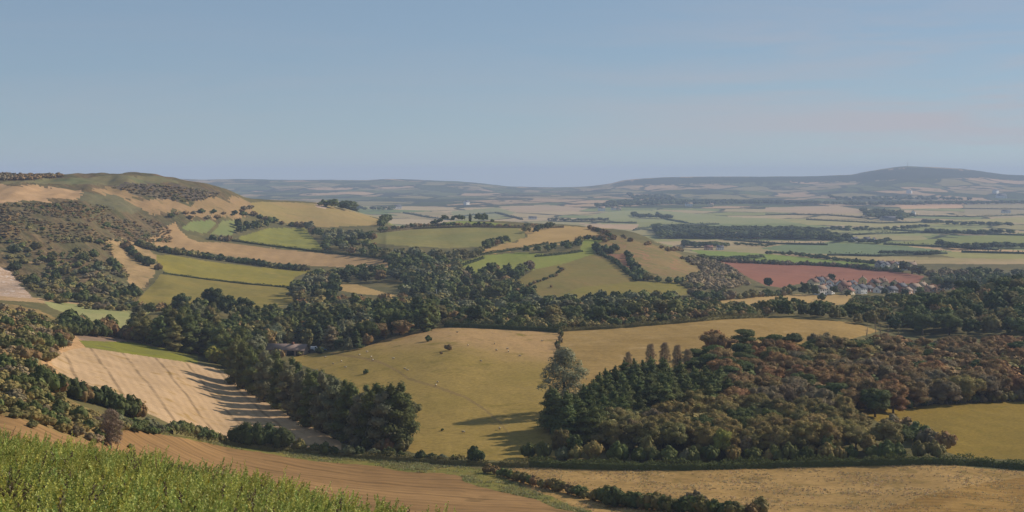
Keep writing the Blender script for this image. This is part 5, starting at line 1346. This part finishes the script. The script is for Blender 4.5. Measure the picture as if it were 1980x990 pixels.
FL_, HD_, LG_ = sheep_meshes()
M_wool = plain_mat('wool', alb(200, 184, 158), alb(180, 164, 138), 6); M_face = plain_mat('sheep_face', alb(150, 132, 112), None, 6)
m_fle = mesh_np('fleece', *FL_, M_wool, True); m_hd = mesh_np('head', *HD_, M_face, True); m_lg = [mesh_np('leg', *q, M_face, True) for q in LG_]
SHEEP = [(710, 682, 'by the wood edge'), (718, 692, 'at the head of the track'), (721, 698, 'on the track just below another'), (761, 695, 'between track and lone bushes'), (783, 715, 'standing on the bend of the track'), (788, 718, 'second on the bend of the track'), (846, 741, 'above the lower track'), (843, 747, 'beside the lower track'),
         (905, 669, 'on dry grass past the brown bush'), (884, 644, 'nearest the top hedge'), (956, 666, 'on the dry upper pasture'), (960, 679, 'under another on the dry pasture'), (981, 676, 'east on the dry pasture'), (983, 681, 'close beside the east sheep'), (629, 692, 'before the parked vehicles'), (668, 712, 'above the small green bush'), (644, 705, 'near the barn end'), (613, 718, 'next to the poplars'), (1048, 661, 'beside the thin dividing hedge'), (966, 831, 'low in the pasture near the shadow'), (896, 838, 'low in the pasture alone'), (1005, 690, 'where green turns to dry grass'), (930, 700, 'in mid pasture'), (660, 700, 'between barn and track'), (695, 688, 'close under the wood')]
for i, (u, v, ph) in enumerate(SHEEP):
    x, y, z = ground_from(u, v, 380, 800)
    root = link('sheep', None); root.location = (x, y, z); root.rotation_euler[2] = random.uniform(0, 6.28); root.scale = (1.0,) * 3
    tag(root, f'small white sheep {ph}', 'sheep', 'sheep in the pasture')
    link('fleece', m_fle, root); link('head', m_hd, root)
    for q in m_lg: link('leg', q, root)

# ------------------------------------------------------------------ poles, mast and fence
x, y, z = ground_from(844, 592, 700, 1200)
v_, f_ = tube([(0, 0, 0), (0, 0, 12)], [.18, .12], 8)
pole = link('pole', mesh_np('pole', v_, f_, M_frame, True)); pole.location = (x, y, z); tag(pole, 'thin white pole standing above the valley trees', 'pole')
x, y, z = ground_from(1755, 324, 7000, 9700)
parts = [tube([(a, b, 0), (a * .2, b * .2, 34)], [.9, .5], 5) for a, b in ((3, 0), (-1.5, 2.6), (-1.5, -2.6))] + [tube([(0, 0, 30), (0, 0, 44)], [.6, .4], 5)]
for zz in (8, 16, 24, 32):
    q = 3 * (1 - .8 * zz / 34)
    tri = [(q, 0, zz), (-q / 2, q * .87, zz), (-q / 2, -q * .87, zz)]
    for i in range(3): parts.append(tube([tri[i], tri[(i + 1) % 3]], [.35, .35], 4))
v_, f_ = join(parts)
mast = link('radio_mast', mesh_np('radio_mast', v_, f_, plain_mat('galvanised_steel', (.3, .3, .3, 1)), False)); mast.location = (x, y, z - 1); tag(mast, 'faint radio mast on the summit of the far hill', 'mast')
fence = link('fence', None); x0, y0, z0 = ground_from(1690, 791, 430, 600); fence.location = (x0, y0, z0); tag(fence, 'post and wire fence along the top of yellow-green field', 'fence')
fp = [ground_from(u, 791 - (u - 1690) * .058, 430, 600) for u in np.linspace(1690, 2000, 34)]
m_post = mesh_np('post', *tube([(0, 0, -.3), (0, 0, 1.3)], [.07, .06], 6), plain_mat('weathered_wood', alb(150, 128, 104)), False)
for p in fp:
    o = link('post', m_post, fence); o.location = (p[0] - x0, p[1] - y0, height_at(p[0], p[1]) - z0)
for hz in (.5, .85, 1.2):
    v_, f_ = tube([(p[0] - x0, p[1] - y0, p[2] - z0 + hz) for p in fp], [.012] * len(fp), 4)
    link('wire', mesh_np('wire', v_, f_, mast.data.materials[0]), fence)

# ------------------------------------------------------------------ foreground gorse
def gorse():
    r = np.random.default_rng(21)
    n_ = 2600
    u = r.uniform(-200, 1040, n_); y = np.exp(r.uniform(math.log(12), math.log(41), n_))
    y = np.sqrt(r.uniform(11.0 ** 2, 41.0 ** 2, n_))
    crest = np.interp(u, U, np.exp(nodeY[2])) + 1.0
    x = (u - UC) / F * y
    pts = []
    for a, b, c in zip(x, y, crest):
        if b > c: continue
        if all((a - p[0]) ** 2 + (b - p[1]) ** 2 > .40 for p in pts): pts.append((a, b))
    P = np.array(pts); nb = len(P)
    R = r.uniform(.34, .62, nb); H = R * r.uniform(.7, 1.15, nb)
    zb = np.array([height_at(a, b) for a, b in P])
    S = 46
    k = nb * S
    bi = np.repeat(np.arange(nb), S)
    az = r.uniform(0, 2 * math.pi, k); el = np.arcsin(np.clip(r.uniform(.05, 1.0, k), 0, 1))
    dn = np.stack([np.cos(el) * np.cos(az), np.cos(el) * np.sin(az), np.sin(el)], -1)
    base = np.stack([P[bi, 0], P[bi, 1], zb[bi]], -1) + dn * np.stack([R[bi], R[bi], H[bi]], -1) * r.uniform(.45, .95, k)[:, None]
    d = dn * .75 + np.array([.18, 0, .6]) + r.normal(size=(k, 3)) * .28; d /= np.linalg.norm(d, axis=1)[:, None]
    ln = r.uniform(.15, .31, k) * np.where(r.random(k) < .08, 1.5, 1.0)
    bt = r.uniform(.75, 1.2, nb)[bi]; hue = r.uniform(-.1, .1, nb)[bi]
    basec = np.array([.40, .415, .10])
    colr = basec * (bt * r.uniform(.7, 1.25, k))[:, None] * np.stack([1 + hue + r.normal(0, .06, k), np.ones(k), 1 - hue], -1)
    yel = r.random(k) < .010; dead = (r.random(k) < .03) | (r.random(nb)[bi] < .025)
    colr[yel] = np.array([.42, .34, .05]); colr[dead] = np.array([.15, .11, .06])
    vs = []; cols = []
    B = 28
    for b in range(B):
        t = (b + r.uniform(0, .9, k)) / B
        p = base + d * (ln * t)[:, None]
        ba = r.uniform(0, 2 * math.pi, k); sp = r.uniform(.6, 1.3, k)
        bd = d * .9 + np.stack([np.cos(ba) * sp, np.sin(ba) * sp, r.uniform(-.2, .4, k)], -1); bd /= np.linalg.norm(bd, axis=1)[:, None]
        bl = (r.uniform(.035, .07, k) * (1.2 - .75 * t))[:, None]
        side = np.cross(bd, r.normal(size=(k, 3))); side /= np.linalg.norm(side, axis=1)[:, None]
        w = (.008 + .008 * r.random(k))[:, None]
        q = np.stack([p - side * w, p + bd * bl * .5 - side * w, p + bd * bl, p + bd * bl * .5 + side * w], 1)
        vs.append(q.reshape(-1, 3)); cols.append(np.repeat(colr * r.uniform(.8, 1.2, (k, 1)), 4, 0))
    verts = np.concatenate(vs); faces = np.arange(len(verts)).reshape(-1, 4)
    print('GORSE', nb, len(faces))
    me = mesh_np('gorse', verts, faces, M_gorse)
    at = me.attributes.new('tint', 'FLOAT_COLOR', 'POINT')
    c4 = np.ones((len(verts), 4), np.float32); c4[:, :3] = np.concatenate(cols); at.data.foreach_set('color', c4.ravel())
    o = link('gorse', me); tag(o, 'bright green spiny gorse covering the near slope', 'gorse', kind='stuff')


def gorse_mat():
    m, nt, out = nodes_of('gorse_spines')
    at = N(nt, 'ShaderNodeAttribute', attribute_name='tint')
    d = N(nt, 'ShaderNodeBsdfPrincipled'); nt.links.new(at.outputs['Color'], d.inputs['Base Color']); d.inputs['Roughness'].default_value = .55; d.inputs['Specular IOR Level'].default_value = .25
    t = N(nt, 'ShaderNodeBsdfTranslucent'); nt.links.new(at.outputs['Color'], t.inputs['Color'])
    mx = N(nt, 'ShaderNodeMixShader'); mx.inputs[0].default_value = .3
    nt.links.new(d.outputs[0], mx.inputs[1]); nt.links.new(t.outputs[0], mx.inputs[2]); nt.links.new(mx.outputs[0], out.inputs[0])
    return m


M_gorse = gorse_mat()
gorse()

# ------------------------------------------------------------------ tufts of dry grass
def tufts():
    r = np.random.default_rng(5); vs = []; cs = []
    for names_, n_, hh, base in (({'dry_grass_field'}, 8000, .36, np.array([.50, .37, .195])), ({'mown_grass'}, 2500, .25, np.array([.50, .36, .17])), ({'grass_verge'}, 7000, .5, np.array([.34, .32, .13]))):
        ks = [k + 4 for k, f in enumerate(FIELDS) if f[0] in names_]
        ii, jj = np.nonzero(np.isin(lab, ks) & (FU > -40) & (FU < 2020) & (FL > math.log(300)))
        area = np.exp(FL[ii, jj]); area = np.diff(U)[ii] * np.diff(Y)[jj] * area
        c = r.choice(len(ii), n_, p=area / area.sum())
        a, b = r.random(n_), r.random(n_)
        i, j = ii[c], jj[c]
        px = X[i, j] * (1 - a) * (1 - b) + X[i + 1, j] * a * (1 - b) + X[i, j + 1] * (1 - a) * b + X[i + 1, j + 1] * a * b
        py = Y[j] * (1 - b) + Y[j + 1] * b
        pz = Z[i, j] * (1 - a) * (1 - b) + Z[i + 1, j] * a * (1 - b) + Z[i, j + 1] * (1 - a) * b + Z[i + 1, j + 1] * a * b
        den = fbm(px, py, 22, 61, 3) + r.normal(size=n_) * .4 > -.1
        P = np.stack([px, py, pz], -1)[den]; m = len(P)
        col = base * r.uniform(.6, 1.25, (m, 1)) * np.stack([r.uniform(.9, 1.1, m), r.uniform(.9, 1.1, m), r.uniform(.8, 1.2, m)], -1)
        for q in range(7):
            az = r.uniform(0, 6.28, m); L = hh * r.uniform(.5, 1.3, m); lean = r.uniform(.1, .8, m)
            d = np.stack([np.cos(az) * lean, np.sin(az) * lean, np.ones(m)], -1) * L[:, None]
            sd_ = np.stack([-np.sin(az), np.cos(az), np.zeros(m)], -1) * (.05 + .06 * r.random(m))[:, None]
            o_ = P + np.stack([r.normal(0, .15, m), r.normal(0, .15, m), np.full(m, -.03)], -1)
            vs.append(np.stack([o_ - sd_, o_ + sd_, o_ + d * .7 + sd_ * .6, o_ + d], 1).reshape(-1, 3)); cs.append(np.repeat(col, 4, 0))
    verts = np.concatenate(vs)
    me = mesh_np('dry_grass', verts, np.arange(len(verts)).reshape(-1, 4), M_gorse)
    at = me.attributes.new('tint', 'FLOAT_COLOR', 'POINT')
    c4 = np.ones((len(verts), 4), np.float32); c4[:, :3] = np.concatenate(cs); at.data.foreach_set('color', c4.ravel())
    tag(link('dry_grass', me), 'dry grass tufts over the pale field and the verge', 'grass', kind='stuff')


tufts()

# ------------------------------------------------------------------ air
hz = bpy.data.meshes.new('haze')
v_, f_ = box_vf(-9000, 9000, -300, 18500, float(Z.min()) - 1, max(130.0, float(Z.max()) + 20))
hz = mesh_np('haze', v_, f_)
m, nt, out = nodes_of('haze_air')
pv = N(nt, 'ShaderNodeVolumePrincipled'); pv.inputs['Density'].default_value = 8.5e-5
pv.inputs['Color'].default_value = (.56, .69, .98, 1); pv.inputs['Anisotropy'].default_value = 0.0
nt.links.new(pv.outputs[0], out.inputs['Volume'])
hz.materials.append(m)
o = link('haze', hz); tag(o, kind='stuff')

# ------------------------------------------------------------------ sky, sun, camera
w = bpy.data.worlds.new('World'); SC.world = w; w.use_nodes = True
nt = w.node_tree
for nd in list(nt.nodes): nt.nodes.remove(nd)
out = nt.nodes.new('ShaderNodeOutputWorld'); bg = nt.nodes.new('ShaderNodeBackground')
sk = nt.nodes.new('ShaderNodeTexSky'); sk.sky_type = 'NISHITA'; sk.sun_disc = False
sk.sun_elevation = SUN_EL
sk.sun_rotation = math.pi / 2 - SUN_AZ       # clockwise from +Y
sk.altitude = 2200; sk.air_density = 1.0; sk.dust_density = 0.25; sk.ozone_density = 3.0
tc = nt.nodes.new('ShaderNodeTexCoord')
mp = nt.nodes.new('ShaderNodeMapping'); mp.inputs['Scale'].default_value = (2.2, 2.2, 22); mp.inputs['Rotation'].default_value = (0.05, .1, .2)
nt.links.new(tc.outputs['Generated'], mp.inputs[0])
cn = noise(nt, mp.outputs[0], 1.6, 6, .6, .5)
sx = nt.nodes.new('ShaderNodeSeparateXYZ'); nt.links.new(tc.outputs['Generated'], sx.inputs[0])
east = math_(nt, 'ADD', math_(nt, 'MULTIPLY', smooth(nt, sx.outputs[0], -.05, .34), .85), .15)
low = math_(nt, 'MULTIPLY', smooth(nt, sx.outputs[2], .0, .03), smooth(nt, math_(nt, 'MULTIPLY', sx.outputs[2], -1.0), -.16, -.05))
cm = math_(nt, 'MULTIPLY', math_(nt, 'MULTIPLY', smooth(nt, cn, .38, .66), .8), math_(nt, 'MULTIPLY', east, low))
veil = mixc(nt, sk.outputs[0], (2.85, 3.7, 4.85, 1), .58)
skyc = mixc(nt, veil, (5.3, 4.75, 5.15, 1), cm)
wb = nt.nodes.new('ShaderNodeVectorMath'); wb.operation = 'MULTIPLY'; nt.links.new(skyc, wb.inputs[0]); wb.inputs[1].default_value = (.985, 1.0, .975)
nt.links.new(wb.outputs[0], bg.inputs[0]); bg.inputs[1].default_value = 0.094
nt.links.new(bg.outputs[0], out.inputs[0])

sd = bpy.data.lights.new('sun', 'SUN'); sd.energy = 4.85; sd.angle = math.radians(.55); sd.color = (1.0, .895, .745)
so = bpy.data.objects.new('sun', sd); COL.objects.link(so)
from mathutils import Vector
dirv = Vector((math.cos(SUN_EL) * math.cos(SUN_AZ), math.cos(SUN_EL) * math.sin(SUN_AZ), math.sin(SUN_EL)))
so.rotation_euler = dirv.to_track_quat('Z', 'Y').to_euler(); so.location = dirv * 300

cd = bpy.data.cameras.new('camera'); cd.sensor_width = 36; cd.lens = F / 1980 * 36; cd.shift_y = CAM_SHIFT
cd.clip_start = .3; cd.clip_end = 60000
co = bpy.data.objects.new('camera', cd); COL.objects.link(co); co.rotation_euler = (math.pi / 2, 0, 0)
SC.camera = co
SC.view_settings.view_transform = 'Standard'; SC.view_settings.look = 'None'; SC.view_settings.exposure = 0; SC.view_settings.gamma = 1
SC.cycles.max_bounces = 5; SC.cycles.diffuse_bounces = 2; SC.cycles.transmission_bounces = 3; SC.cycles.volume_bounces = 1
SC.cycles.use_denoising = True
